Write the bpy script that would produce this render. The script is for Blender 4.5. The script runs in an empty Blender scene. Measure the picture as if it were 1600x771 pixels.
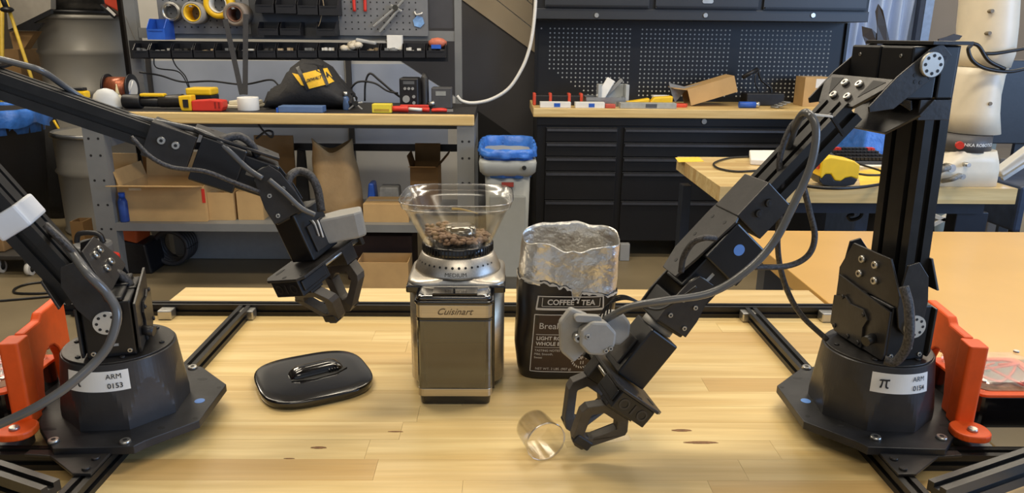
import bpy, bmesh, math, random
from mathutils import Vector, Matrix, noise
random.seed(7)
R = math.radians
C = bpy.context.scene.collection
# ---------------------------------------------------------------- camera
cd = bpy.data.cameras.new('camera'); cam = bpy.data.objects.new('camera', cd); C.objects.link(cam)
F = 1155.0; PITCH = R(16.0); YAW = R(1.0); ROLL = R(0.6)
FW = Vector((math.sin(YAW)*math.cos(PITCH), math.cos(YAW)*math.cos(PITCH), -math.sin(PITCH)))
RT = Vector((math.cos(YAW), -math.sin(YAW), 0)); UP = RT.cross(FW)
RT, UP = RT*math.cos(ROLL)+UP*math.sin(ROLL), UP*math.cos(ROLL)-RT*math.sin(ROLL)
EYE = Vector((0, 0, 1.23))
cam.matrix_world = Matrix(((RT.x, UP.x, -FW.x, EYE.x), (RT.y, UP.y, -FW.y, EYE.y), (RT.z, UP.z, -FW.z, EYE.z), (0, 0, 0, 1)))
cd.sensor_width = 36; cd.lens = F/1600*36; cd.clip_start = .02
bpy.context.scene.camera = cam
# ---------------------------------------------------------------- world, lights, exposure
sc = bpy.context.scene
sc.view_settings.view_transform = 'Standard'; sc.view_settings.look = 'None'
sc.view_settings.gamma = 1; sc.view_settings.use_curve_mapping = False
sc.view_settings.exposure = 0.0
w = bpy.data.worlds.new('world'); sc.world = w; w.use_nodes = True
w.node_tree.nodes['Background'].inputs[0].default_value = (.80, .88, 1, 1)
w.node_tree.nodes['Background'].inputs[1].default_value = .42
def area(name, loc, sx, sy, power, col, aim=None):
    l = bpy.data.lights.new(name, 'AREA'); l.shape = 'RECTANGLE'; l.size = sx; l.size_y = sy; l.energy = power; l.color = col
    o = bpy.data.objects.new(name, l); C.objects.link(o); o.location = loc
    if aim: o.rotation_euler = (Vector(aim)-Vector(loc)).to_track_quat('-Z', 'Y').to_euler()
    return o
WARM = (1, .885, .70)
area('ceiling_lamp', (-1.0, 1.35, 2.95), 1.3, .3, 31, WARM)
area('ceiling_lamp', (1.0, 1.35, 2.95), 1.3, .3, 31, WARM)
area('ceiling_lamp', (-2.0, 3.0, 2.95), 1.3, .35, 26, WARM)
area('ceiling_lamp', (0.0, 3.0, 2.95), 1.3, .35, 26, WARM)
area('ceiling_lamp', (2.0, 3.0, 2.95), 1.3, .35, 26, WARM)
area('ceiling_lamp', (-3.0, 4.4, 2.95), 1.3, .35, 34, WARM)
area('ceiling_lamp', (3.4, 4.4, 2.95), 1.3, .35, 30, WARM)
area('ceiling_lamp', (0.2, -.9, 2.95), 1.6, .35, 22, WARM)
area('window_daylight', (4.3, -.3, 1.7), 2.2, 1.6, 120, (.38, .60, 1), (0.3, 1.6, .9))
# ---------------------------------------------------------------- helpers
def s2l(c):
    return tuple(((v/255)/12.92 if v/255 <= .04045 else ((v/255+.055)/1.055)**2.4) for v in c)
MATS = {}
def M(name, col, rough=.5, metal=0, var=.12, scale=30, bump=0, emit=0, coat=0, stretch=None, trans=0, bscale=None):
    if name in MATS: return MATS[name]
    m = bpy.data.materials.new(name); m.use_nodes = True; nt = m.node_tree; b = nt.nodes['Principled BSDF']
    l = s2l(col)
    tc = nt.nodes.new('ShaderNodeTexCoord'); mp = nt.nodes.new('ShaderNodeMapping'); no = nt.nodes.new('ShaderNodeTexNoise')
    no.inputs['Scale'].default_value = scale; no.inputs['Detail'].default_value = 4
    if stretch: mp.inputs['Scale'].default_value = stretch
    nt.links.new(tc.outputs['Object'], mp.inputs[0]); nt.links.new(mp.outputs[0], no.inputs['Vector'])
    rp = nt.nodes.new('ShaderNodeValToRGB'); rp.color_ramp.elements[0].position = .3; rp.color_ramp.elements[1].position = .7
    rp.color_ramp.elements[0].color = tuple(v*(1-var) for v in l)+(1,)
    rp.color_ramp.elements[1].color = tuple(min(1, v*(1+var)) for v in l)+(1,)
    nt.links.new(no.outputs[0], rp.inputs[0]); nt.links.new(rp.outputs[0], b.inputs['Base Color'])
    b.inputs['Roughness'].default_value = rough; b.inputs['Metallic'].default_value = metal
    if coat: b.inputs['Coat Weight'].default_value = coat; b.inputs['Coat Roughness'].default_value = .08
    if bump:
        bn = nt.nodes.new('ShaderNodeBump'); bn.inputs['Strength'].default_value = bump; bn.inputs['Distance'].default_value = .01
        n2 = nt.nodes.new('ShaderNodeTexNoise'); n2.inputs['Scale'].default_value = bscale or scale*3; n2.inputs['Detail'].default_value = 5
        nt.links.new(mp.outputs[0], n2.inputs['Vector']); nt.links.new(n2.outputs[0], bn.inputs['Height']); nt.links.new(bn.outputs[0], b.inputs['Normal'])
    if emit:
        nt.links.new(rp.outputs[0], b.inputs['Emission Color']); b.inputs['Emission Strength'].default_value = emit
    MATS[name] = m; return m
def clear_mat(name, col, fac=.06, edge=.75, rough=.05, blend=.35):
    m = bpy.data.materials.new(name); m.use_nodes = True; nt = m.node_tree; nt.nodes.remove(nt.nodes['Principled BSDF'])
    out = nt.nodes['Material Output']; tr = nt.nodes.new('ShaderNodeBsdfTransparent'); gl = nt.nodes.new('ShaderNodeBsdfGlossy')
    tr.inputs[0].default_value = (*s2l(col), 1); gl.inputs['Roughness'].default_value = rough; gl.inputs[0].default_value = (.9, .92, .95, 1)
    lw = nt.nodes.new('ShaderNodeLayerWeight'); lw.inputs[0].default_value = blend
    mr = nt.nodes.new('ShaderNodeMapRange'); mr.inputs[3].default_value = fac; mr.inputs[4].default_value = edge
    nt.links.new(lw.outputs['Facing'], mr.inputs[0])
    mx = nt.nodes.new('ShaderNodeMixShader'); nt.links.new(mr.outputs[0], mx.inputs[0]); nt.links.new(tr.outputs[0], mx.inputs[1]); nt.links.new(gl.outputs[0], mx.inputs[2])
    nt.links.new(mx.outputs[0], out.inputs[0]); MATS[name] = m; return m
def wood_mat(name, c0, c1, c2, rough=.4, scale=1.0, axis='x', coat=.15):
    m = bpy.data.materials.new(name); m.use_nodes = True; nt = m.node_tree; b = nt.nodes['Principled BSDF']
    tc = nt.nodes.new('ShaderNodeTexCoord'); oi = nt.nodes.new('ShaderNodeObjectInfo'); ad = nt.nodes.new('ShaderNodeVectorMath'); ad.operation = 'ADD'
    ml = nt.nodes.new('ShaderNodeMath'); ml.operation = 'MULTIPLY'; ml.inputs[1].default_value = 37
    nt.links.new(oi.outputs['Random'], ml.inputs[0]); nt.links.new(tc.outputs['Object'], ad.inputs[0]); nt.links.new(ml.outputs[0], ad.inputs[1])
    mp = nt.nodes.new('ShaderNodeMapping'); s = scale
    mp.inputs['Scale'].default_value = (1.2*s, 22*s, 22*s) if axis == 'x' else (22*s, 1.2*s, 22*s)
    nt.links.new(ad.outputs[0], mp.inputs[0])
    n1 = nt.nodes.new('ShaderNodeTexNoise'); n1.inputs['Scale'].default_value = 2.2; n1.inputs['Detail'].default_value = 6; n1.inputs['Distortion'].default_value = 1.1
    nt.links.new(mp.outputs[0], n1.inputs['Vector'])
    n2 = nt.nodes.new('ShaderNodeTexNoise'); n2.inputs['Scale'].default_value = 14; n2.inputs['Detail'].default_value = 3; nt.links.new(mp.outputs[0], n2.inputs['Vector'])
    rp = nt.nodes.new('ShaderNodeValToRGB'); e = rp.color_ramp.elements; e[0].position = .32; e[0].color = (*s2l(c0), 1); e[1].position = .62; e[1].color = (*s2l(c1), 1)
    x = rp.color_ramp.elements.new(.5); x.color = tuple((p+q)/2 for p, q in zip(e[0].color, s2l(c1)+(1,)))
    nt.links.new(n1.outputs[0], rp.inputs[0])
    mx = nt.nodes.new('ShaderNodeMixRGB'); mx.blend_type = 'MIX'; mx.inputs[2].default_value = (*s2l(c2), 1)
    pw = nt.nodes.new('ShaderNodeMath'); pw.operation = 'POWER'; pw.inputs[1].default_value = 3.2
    nt.links.new(oi.outputs['Random'], pw.inputs[0])
    m8 = nt.nodes.new('ShaderNodeMath'); m8.operation = 'MULTIPLY'; m8.inputs[1].default_value = .65; nt.links.new(pw.outputs[0], m8.inputs[0])
    nt.links.new(m8.outputs[0], mx.inputs[0]); nt.links.new(rp.outputs[0], mx.inputs[1])
    m2 = nt.nodes.new('ShaderNodeMixRGB'); m2.blend_type = 'MULTIPLY'; m2.inputs[0].default_value = .22; nt.links.new(mx.outputs[0], m2.inputs[1]); nt.links.new(n2.outputs[0], m2.inputs[2])
    nt.links.new(m2.outputs[0], b.inputs['Base Color']); b.inputs['Roughness'].default_value = rough; b.inputs['Coat Weight'].default_value = coat; b.inputs['Coat Roughness'].default_value = .25
    MATS[name] = m; return m
def ident(): return Matrix.Identity(4)
def frame(o, x, y, z):
    x = Vector(x).normalized(); y = Vector(y).normalized(); z = Vector(z).normalized(); o = Vector(o)
    return Matrix(((x.x, y.x, z.x, o.x), (x.y, y.y, z.y, o.y), (x.z, y.z, z.z, o.z), (0, 0, 0, 1)))
class MB:
    def __init__(s, fr=None): s.v = []; s.f = []; s.m = []; s.sm = []; s.fr = fr or ident(); s.mats = []; s.cur = 0
    def mat(s, m):
        if m not in s.mats: s.mats.append(m)
        s.cur = s.mats.index(m); return s
    def add(s, vs, fs, smooth=False, fr=None):
        b = len(s.v); fr = fr or s.fr
        s.v += [fr @ Vector(p) for p in vs]
        for f in fs: s.f.append([b+i for i in f]); s.m.append(s.cur); s.sm.append(smooth)
        return s
    def box(s, x0, x1, y0, y1, z0, z1, fr=None, top=None):
        x0, x1 = min(x0, x1), max(x0, x1); y0, y1 = min(y0, y1), max(y0, y1); z0, z1 = min(z0, z1), max(z0, z1)
        t = top or 0
        vs = [(x0, y0, z0), (x1, y0, z0), (x1, y1, z0), (x0, y1, z0), (x0+t, y0+t, z1), (x1-t, y0+t, z1), (x1-t, y1-t, z1), (x0+t, y1-t, z1)]
        return s.add(vs, [(0, 3, 2, 1), (4, 5, 6, 7), (0, 1, 5, 4), (1, 2, 6, 5), (2, 3, 7, 6), (3, 0, 4, 7)], fr=fr)
    def prism(s, pts, a, b, fr=None, axis='z', smooth=False):
        n = len(pts)
        mk = {'z': lambda p, t: (p[0], p[1], t), 'y': lambda p, t: (p[0], t, p[1]), 'x': lambda p, t: (t, p[0], p[1])}[axis]
        vs = [mk(p, a) for p in pts]+[mk(p, b) for p in pts]
        fs = [tuple(range(n))[::-1], tuple(range(n, 2*n))]
        k0 = len(s.f)
        s.add(vs, fs, fr=fr)
        b0 = len(s.v)-2*n
        for i in range(n):
            j = (i+1) % n; s.f.append([b0+i, b0+j, b0+n+j, b0+n+i]); s.m.append(s.cur); s.sm.append(smooth)
        return s
    def cyl(s, p0, p1, r0, r1=None, n=20, fr=None, caps=True, smooth=True):
        r1 = r0 if r1 is None else r1; p0 = Vector(p0); p1 = Vector(p1); d = (p1-p0).normalized()
        a = d.orthogonal().normalized(); b = d.cross(a)
        vs = []
        for p, r in ((p0, r0), (p1, r1)):
            for i in range(n):
                t = 2*math.pi*i/n; vs.append(p+a*(r*math.cos(t))+b*(r*math.sin(t)))
        b0 = len(s.v); s.add(vs, [], fr=fr)
        for i in range(n):
            j = (i+1) % n; s.f.append([b0+i, b0+j, b0+n+j, b0+n+i]); s.m.append(s.cur); s.sm.append(smooth)
        if caps:
            s.f.append([b0+i for i in range(n)][::-1]); s.m.append(s.cur); s.sm.append(False)
            s.f.append([b0+n+i for i in range(n)]); s.m.append(s.cur); s.sm.append(False)
        return s
    def loft(s, rings, fr=None, smooth=True, cap0=True, cap1=True):
        n = len(rings[0]); b0 = len(s.v); s.add([p for r in rings for p in r], [], fr=fr)
        for k in range(len(rings)-1):
            for i in range(n):
                j = (i+1) % n; s.f.append([b0+k*n+i, b0+k*n+j, b0+(k+1)*n+j, b0+(k+1)*n+i]); s.m.append(s.cur); s.sm.append(smooth)
        if cap0: s.f.append([b0+i for i in range(n)][::-1]); s.m.append(s.cur); s.sm.append(False)
        if cap1: s.f.append([b0+(len(rings)-1)*n+i for i in range(n)]); s.m.append(s.cur); s.sm.append(False)
        return s
    def lathe(s, prof, c=(0, 0, 0), n=32, fr=None, cap0=True, cap1=True):
        return s.loft([[(c[0]+r*math.cos(2*math.pi*i/n), c[1]+r*math.sin(2*math.pi*i/n), c[2]+z) for i in range(n)] for r, z in prof], fr=fr, cap0=cap0, cap1=cap1)
    def tube(s, pts, r, n=8, smooth_path=True, fr=None, k=8, flat=1.0):
        pts = [Vector(p) for p in pts]
        if smooth_path and len(pts) > 2: pts = catmull(pts, k)
        rings = []; d = (pts[1]-pts[0]).normalized(); a = d.orthogonal().normalized()
        for i, p in enumerate(pts):
            d = (pts[min(i+1, len(pts)-1)]-pts[max(i-1, 0)]).normalized()
            a = (a-d*a.dot(d)).normalized(); b = d.cross(a)
            rr = r(i/(len(pts)-1)) if callable(r) else r
            rings.append([p+a*(rr*math.cos(2*math.pi*q/n))+b*(rr*flat*math.sin(2*math.pi*q/n)) for q in range(n)])
        return s.loft(rings, fr=fr)
    def bar(s, p0, p1, wv, hv, side, fr=None):
        """a rectangular bar between two points; side = direction of its width"""
        p0 = Vector(p0); p1 = Vector(p1); d = (p1-p0).normalized(); sd = Vector(side); sd = (sd-d*sd.dot(d)).normalized(); u = d.cross(sd)
        L = (p1-p0).length
        return s.box(0, L, -wv/2, wv/2, -hv/2, hv/2, fr=(fr or s.fr) @ frame(p0, d, sd, u) if fr or s.fr else frame(p0, d, sd, u))
    def sphere(s, c, r, n=14, sc_=(1, 1, 1), fr=None):
        rings = []
        for k in range(n//2+1):
            t = math.pi*k/(n//2); rr = max(math.sin(t), .001)
            rings.append([(c[0]+r*sc_[0]*rr*math.cos(2*math.pi*i/n), c[1]+r*sc_[1]*rr*math.sin(2*math.pi*i/n), c[2]-r*sc_[2]*math.cos(t)) for i in range(n)])
        return s.loft(rings, fr=fr)
    def build(s, name, mat=None, parent=None, bevel=0, origin=None, kind=None, seg=2):
        off = Vector(origin) if origin is not None else (Vector(parent['_o']) if parent is not None else Vector((0, 0, 0)))
        me = bpy.data.meshes.new(name); me.from_pydata([tuple(p-off) for p in s.v], [], s.f)
        ms = s.mats if s.mats else [mat]
        for m in ms: me.materials.append(m)
        for i, p in enumerate(me.polygons): p.material_index = s.m[i] if s.mats else 0; p.use_smooth = s.sm[i]
        me.validate(); bm = bmesh.new(); bm.from_mesh(me); bmesh.ops.recalc_face_normals(bm, faces=bm.faces); bm.to_mesh(me); bm.free()
        o = bpy.data.objects.new(name, me); C.objects.link(o)
        if parent is not None: o.parent = parent; o['_o'] = parent['_o']
        else: o.location = off; o['_o'] = list(off)
        if bevel:
            bv = o.modifiers.new('bevel', 'BEVEL'); bv.width = bevel; bv.segments = seg; bv.limit_method = 'ANGLE'; bv.angle_limit = R(40)
        if kind: o['kind'] = kind
        return o
def catmull(pts, k=8):
    out = []; P = [pts[0]*2-pts[1]]+list(pts)+[pts[-1]*2-pts[-2]]
    for i in range(1, len(P)-2):
        a, b, c, d = P[i-1:i+3]
        for j in range(k):
            t = j/k; out.append(.5*((2*b)+(c-a)*t+(2*a-5*b+4*c-d)*t*t+(3*b-a-3*c+d)*t*t*t))
    out.append(P[-2]); return out
def thing(name, loc, label, cat, group=None):
    o = bpy.data.objects.new(name, None); C.objects.link(o); o.location = loc; o.empty_display_size = .05; o['_o'] = list(loc)
    o['label'] = label; o['category'] = cat
    if group: o['group'] = group
    return o
def tag(o, label, cat, group=None, kind=None):
    o['label'] = label; o['category'] = cat
    if group: o['group'] = group
    if kind: o['kind'] = kind
    return o
def struct(o): o['kind'] = 'structure'; return o
def ray(px, py): return FW+RT*((px-800)/F)-UP*((py-385.5)/F)
def az(px, py, z): r = ray(px, py); return EYE+r*((z-EYE.z)/r.z)
def ay(px, py, y): r = ray(px, py); return EYE+r*((y-EYE.y)/r.y)
def apl(px, py, p, n): r = ray(px, py); p = Vector(p); n = Vector(n); return EYE+r*((p-EYE).dot(n)/r.dot(n))
def rc(x0, y0, x1, y1, Y):
    """a rectangle seen in the photograph, measured on the plane y = Y: x0, x1, z0, z1"""
    a = ay((x0+x1)/2, y0, Y); b = ay((x0+x1)/2, y1, Y); l = ay(x0, (y0+y1)/2, Y); r = ay(x1, (y0+y1)/2, Y)
    return l.x, r.x, b.z, a.z
def text(s, size, ax='CENTER', off=0, shear=0):
    cu = bpy.data.curves.new('t', 'FONT'); cu.body = s; cu.size = size; cu.align_x = ax; cu.align_y = 'CENTER'; cu.offset = off; cu.resolution_u = 3; cu.shear = shear
    o = bpy.data.objects.new('t', cu); C.objects.link(o); bpy.context.view_layer.update()
    me = o.to_mesh(); vs = [tuple(v.co) for v in me.vertices]; fs = [tuple(p.vertices) for p in me.polygons]; o.to_mesh_clear()
    bpy.data.objects.remove(o); bpy.data.curves.remove(cu); return vs, fs
def add_text(mb, s, size, fn, x=0, y=0, ax='CENTER', off=0, shear=0):
    vs, fs = text(s, size, ax, off, shear); bm = bmesh.new(); bv = [bm.verts.new(v) for v in vs]
    for f in fs:
        try: bm.faces.new([bv[i] for i in f])
        except ValueError: pass
    for _ in range(3):
        bmesh.ops.triangulate(bm, faces=bm.faces); L = [e for e in bm.edges if e.calc_length() > size*.22]
        if not L: break
        bmesh.ops.subdivide_edges(bm, edges=L, cuts=1)
    bmesh.ops.triangulate(bm, faces=bm.faces); bm.verts.index_update()
    vs = [tuple(v.co) for v in bm.verts]; fs = [tuple(v.index for v in f.verts) for f in bm.faces]; bm.free()
    mb.add([fn(v[0]+x, v[1]+y) for v in vs], fs)
def rrect(w_, h_, r, n=5, cx=0, cy=0):
    pts = []
    for qx, qy, a0 in ((1, 1, 0), (-1, 1, 90), (-1, -1, 180), (1, -1, 270)):
        for i in range(n+1):
            t = R(a0+90*i/n); pts.append((cx+qx*(w_/2-r)+r*math.cos(t), cy+qy*(h_/2-r)+r*math.sin(t)))
    return pts
def slot_profile(wd, ht, nw, nh, sw=.006, sd=.005):
    pts = []
    def side(ax, ay_, bx, by, n):
        L = math.hypot(bx-ax, by-ay_); ux, uy = (bx-ax)/L, (by-ay_)/L; nx, ny = -uy, ux
        pts.append((ax, ay_))
        for i in range(n):
            c = L*(i+.5)/n
            for t, d in ((c-sw/2, 0), (c-sw/2, sd), (c+sw/2, sd), (c+sw/2, 0)): pts.append((ax+ux*t+nx*d, ay_+uy*t+ny*d))
    a, b = wd/2, ht/2
    side(-a, -b, a, -b, nw); side(a, -b, a, b, nh); side(a, b, -a, b, nw); side(-a, b, -a, -b, nh)
    return pts
def extrusion(mb, p0, p1, side, wd=.02, ht=.02, nw=1, nh=1, sw=.006, sd=.005):
    p0 = Vector(p0); p1 = Vector(p1); d = (p1-p0).normalized(); sd_ = Vector(side); sd_ = (sd_-d*sd_.dot(d)).normalized(); u = d.cross(sd_)
    return mb.prism(slot_profile(wd, ht, nw, nh, sw, sd), 0, (p1-p0).length, fr=frame(p0, sd_, u, d))
# ---------------------------------------------------------------- materials
black = M('black_plastic', (26, 26, 29), .42, var=.25, scale=40, bump=.02)
bmetal = M('black_anodised', (48, 46, 45), .36, .3, var=.18, scale=60, bump=.03)
ext_m = M('black_extrusion', (48, 47, 46), .34, .6, var=.15, scale=50)
motor_m = M('motor_black', (12, 12, 15), .36, var=.3, scale=60)
silver = M('silver', (190, 188, 182), .3, .9, var=.1)
horn_m = M('horn_aluminium', (200, 198, 190), .4, .5, var=.1)
ped_m = M('pedestal_black', (54, 53, 54), .36, .2, var=.4, scale=14, bump=.05)
grey_print = M('grey_printed_plastic', (142, 140, 135), .55, var=.06, scale=90, bump=.03)
orange_m = M('orange_printed_plastic', (228, 84, 14), .5, var=.07, scale=60, bump=.03)
steel = M('brushed_steel', (196, 186, 166), .4, 1, var=.08, scale=10, stretch=(1, 1, 60))
steel_h = M('brushed_steel_ring', (206, 200, 190), .38, 1, var=.1, scale=12, stretch=(60, 60, 1))
gloss = M('glossy_black', (14, 12, 13), .16, var=.3, scale=14, coat=.6)
white_m = M('white_plastic', (225, 222, 214), .4, var=.04)
paper = M('white_paper', (228, 226, 220), .7, var=.04)
ink = M('black_ink', (24, 24, 26), .6, var=.05)
cable_m = M('black_cable', (24, 23, 24), .4, var=.2, scale=80)
braid_m = M('braided_sleeve', (62, 60, 60), .45, .2, var=.8, scale=420, bump=.3)
blue_dot = M('blue_sticker', (90, 135, 205), .5, var=.1)
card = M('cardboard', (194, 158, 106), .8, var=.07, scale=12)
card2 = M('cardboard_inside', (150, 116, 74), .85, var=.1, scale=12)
gray_steel = M('grey_painted_steel', (124, 125, 124), .45, .1, var=.06, scale=10)
dark_gray = M('dark_grey_steel', (84, 86, 90), .5, .1, var=.08, scale=10)
chest_m = M('black_powder_coat', (13, 13, 16), .42, .1, var=.15, scale=20)
chest_h = M('drawer_pull_metal', (66, 66, 70), .3, .5, var=.1)
wood_t = wood_mat('maple_butcher_block', (215, 183, 121), (238, 212, 153), (190, 148, 88), .32, .6)
wood_e = wood_mat('maple_edge', (218, 182, 114), (242, 212, 148), (214, 176, 110), .45, .6)
tan_top = M('tan_laminate', (205, 162, 92), .32, var=.05, scale=5, coat=.1)
yellow = M('yellow_plastic', (238, 192, 28), .45, var=.06)
red_m = M('red_plastic', (206, 52, 38), .45, var=.08)
blue_p = M('blue_plastic', (42, 92, 190), .4, var=.15, scale=12)
liner = M('blue_bin_liner', (58, 116, 205), .35, var=.22, scale=18, bump=.6, bscale=24)
clearp = clear_mat('clear_plastic', (250, 248, 244), .045, .42, .2, .25)
# ================================================================ the setting
FLOOR = M('concrete_floor', (126, 112, 86), .45, var=.14, scale=3, bump=.02)
wallp = M('painted_white_wall', (206, 203, 196), .7, var=.05, scale=4)
wallb = M('far_wall_paint', (132, 122, 106), .8, var=.08, scale=3)
murald = M('mural_charcoal', (62, 60, 61), .7, var=.1, scale=5)
muralb = M('mural_black', (12, 11, 11), .7, var=.1, scale=5)
claddm = M('beige_cladding', (158, 144, 122), .7, var=.07, scale=4)
YB = 4.75
XRW = ay(1317, 100, YB).x
m = MB(); m.box(-6, 6, -3, 8.2, -.1, 0); struct(m.build('floor', FLOOR))
XL = ay(222, 120, YB).x
m = MB(); m.box(XL, XRW, YB, YB+.12, 0, 3.1); wb = struct(m.build('wall_back', wallp))
m = MB(); m.box(-6, XL, 8.0, 8.12, 0, 3.1); struct(m.build('wall_far', wallb))
m = MB(); m.box(-6.12, -6, -3, 8.12, 0, 3.1); struct(m.build('wall_left', wallb))
m = MB(); m.box(XRW, 6, YB+.6, YB+.72, 0, 3.1); struct(m.build('wall_right', M('taupe_wall', (138, 128, 116), .8, var=.05, scale=3)))
m = MB(); m.box(-6.12, 6.12, -3, 8.2, 3.1, 3.2); struct(m.build('ceiling', M('ceiling_paint', (200, 196, 188), .9, var=.04)))
m = MB(); m.box(XL, .19, YB-.012, YB, 0, .1); struct(m.build('baseboard_back', murald))
def panel(px, y, th, mat_, name='mural_panel', parent=wb):
    pts = [ay(a, b, y) for a, b in px]; m = MB(); m.prism([(p.x, p.z) for p in pts], y, y+th, axis='y')
    return m.build(name, mat_, parent)
panel([(560, -60), (640, -60), (838, 84), (838, 237), (745, 172), (622, 92), (600, 60)], YB-.006, .006, murald)
panel([(745, 172), (838, 237), (838, 470), (745, 470)], YB-.006, .006, muralb)
CL = [[(640, -60), (838, 84), (838, 50), (700, -60)], [(702, -60), (838, 48), (838, 14), (752, -60)], [(754, -60), (838, 12), (838, -60)]]
for c in CL: panel(c, YB-.02, .02, claddm, 'cladding_board')
# dark window frame on the white wall behind the bench
for a in ([(539, 90), (547, 90), (556, 260), (548, 260)], [(226, 90), (232, 90), (240, 165), (234, 165)]): panel(a, YB-.03, .03, murald, 'window_mullion')
panel([(236, 95), (537, 95), (545, 232), (240, 232)], YB-.004, .004, M('blue_grey_daylight', (176, 184, 200), .25, var=.22, scale=1.6), 'daylight_patch')  # thin panel coloured like daylight reflected off the wall
panel([(548, 100), (632, 100), (700, 145), (700, 232), (556, 232)], YB-.004, .004, MATS['blue_grey_daylight'], 'daylight_patch')  # second panel of the painted daylight reflection

# ================================================================ worktable of maple staves
TX0, TX1, TY0, TY1, TZ = -.611, .611, .42, 1.372, .75
tb = thing('worktable', (0, .9, 0), 'maple butcher block worktable carrying both robot arms and the grinder', 'table')
nr = 22; rw = (TY1-TY0)/nr
rnd = random.Random(3)
for i in range(nr):
    y0 = TY0+i*rw; x = TX0
    while x < TX1-.001:
        L = rnd.uniform(.22, .62)
        x1 = x+L
        if TX1-x1 < .14: x1 = TX1
        d = rnd.uniform(0, .0002)
        m = MB(); cx, cy = (x+x1)/2, y0+rw/2
        m.box(x+.00015, x1-.00015, y0+.00012, y0+rw-.00012, TZ-.04, TZ-d)
        o = m.build('plank', wood_t, origin=(cx, cy, TZ-.02)); o.parent = tb; o.location = Vector((cx, cy, TZ-.02))-tb.location
        x = x1
m = MB()
m.box(TX0+.03, TX1-.03, TY0+.03, TY1-.03, TZ-.1, TZ-.0405); m.build('apron', dark_gray, tb)
for sx in (TX0+.04, TX1-.1):
    for sy in (TY0+.04, TY1-.1):
        m = MB(); m.box(sx, sx+.06, sy, sy+.06, 0, TZ-.1); m.build('leg', dark_gray, tb)
# small knots and a dark flaw in the staves
km = M('wood_knot', (122, 84, 46), .6, var=.3, scale=200)
for px, py, a, b in ((498, 700, .009, .0025), (618, 675, .009, .0015), (1065, 673, .012, .003), (1095, 692, .02, .003), (452, 717, .006, .001)):
    p = az(px, py, TZ); m = MB(); m.prism([(p.x+a*math.cos(t*math.pi/8)*(1+.2*math.sin(3*t)), p.y+b*math.sin(t*math.pi/8)) for t in range(16)], TZ-.002, TZ+.00015); m.build('knot', km, tb)

# ---- large tan table to the right
t2 = thing('tan_table', (1.4, 1.4, 0), 'wide tan laminate table filling the right side behind the right arm', 'table')
m = MB(); m.box(.618, 2.5, 1.045, 1.83, TZ-.032, TZ+.002); m.build('tabletop', tan_top, t2, bevel=.002)
m = MB(); m.box(.617, 2.5, 1.0435, 1.045, TZ-.03, TZ-.001); m.build('edge_band', M('edge_band', (150, 116, 66), .6, var=.2, scale=60), t2)
for sx in (.66, 2.4):
    for sy in (1.1, 1.74): m = MB(); m.box(sx, sx+.05, sy, sy+.05, 0, TZ-.032); m.build('leg', dark_gray, t2)

# ================================================================ aluminium frame lying on the worktable
fr = thing('extrusion_frame', (0, 1.0, TZ), 'black slotted aluminium frame lying flat on the butcher block table', 'frame')
RX = .448; RZ = TZ+.01
def rail(p0, p1, z=RZ, sw=.0062, ht=.02): 
    m = MB(); d = Vector((p1[0]-p0[0], p1[1]-p0[1], 0)); extrusion(m, (p0[0], p0[1], z), (p1[0], p1[1], z), d.cross(Vector((0, 0, 1))), ht=ht, sw=sw); return m.build('rail', ext_m, fr)
yR = az(780, 497, TZ).y+.004
rail((-.78, yR+.01), (.78, yR+.01), z=TZ+.0104)
for s in (-1, 1):
    rail((s*(RX-.003), yR-.0002), (s*(RX-.003), .66))
    rail((s*(RX+.0072), .752), (s*.78, .752))
    rail((s*(RX+.0072), .885), (s*.78, .885))
    rail((s*.440, .640), (s*.80, .795), z=TZ+.0355, ht=.03)
    # little aluminium corner blocks on the rear rail
    for xx in (s*(RX-.003), s*.585):
        m = MB(); m.box(xx-.004+(-.0 if s < 0 else -.016), xx+.016+(.004 if s < 0 else -.012), yR-.022, yR-.0004, TZ+.0002, TZ+.017)
        m.build('corner_block', silver, fr, bevel=.002)
    # gusset plate with bolts where the rails meet
    m = MB(); a = az(170 if s < 0 else 1398, 712, TZ+.021)
    m.prism([(s*.436, .70), (s*.456, .70), (s*.50, .735), (s*.53, .738), (s*.53, .748), (s*.436, .748)] if s > 0 else [(s*.436, .748), (s*.53, .748), (s*.53, .738), (s*.50, .735), (s*.456, .70), (s*.436, .70)], TZ+.0202, TZ+.0235)
    g = m.build('gusset_plate', bmetal, fr, bevel=.0008)
    for by in (.709, .729):
        m = MB(); m.cyl((s*.446, by, TZ+.0232), (s*.446, by, TZ+.0262), .0045, .004, n=12); m.cyl((s*.446, by, TZ+.0262), (s*.446, by, TZ+.0263), .002, n=6); m.build('bolt', bmetal, g)
    m = MB(); m.box(s*.556, s*.585, .765, .80, TZ+.002, TZ+.019); m.build('grey_block', grey_print, fr, bevel=.003)

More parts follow.
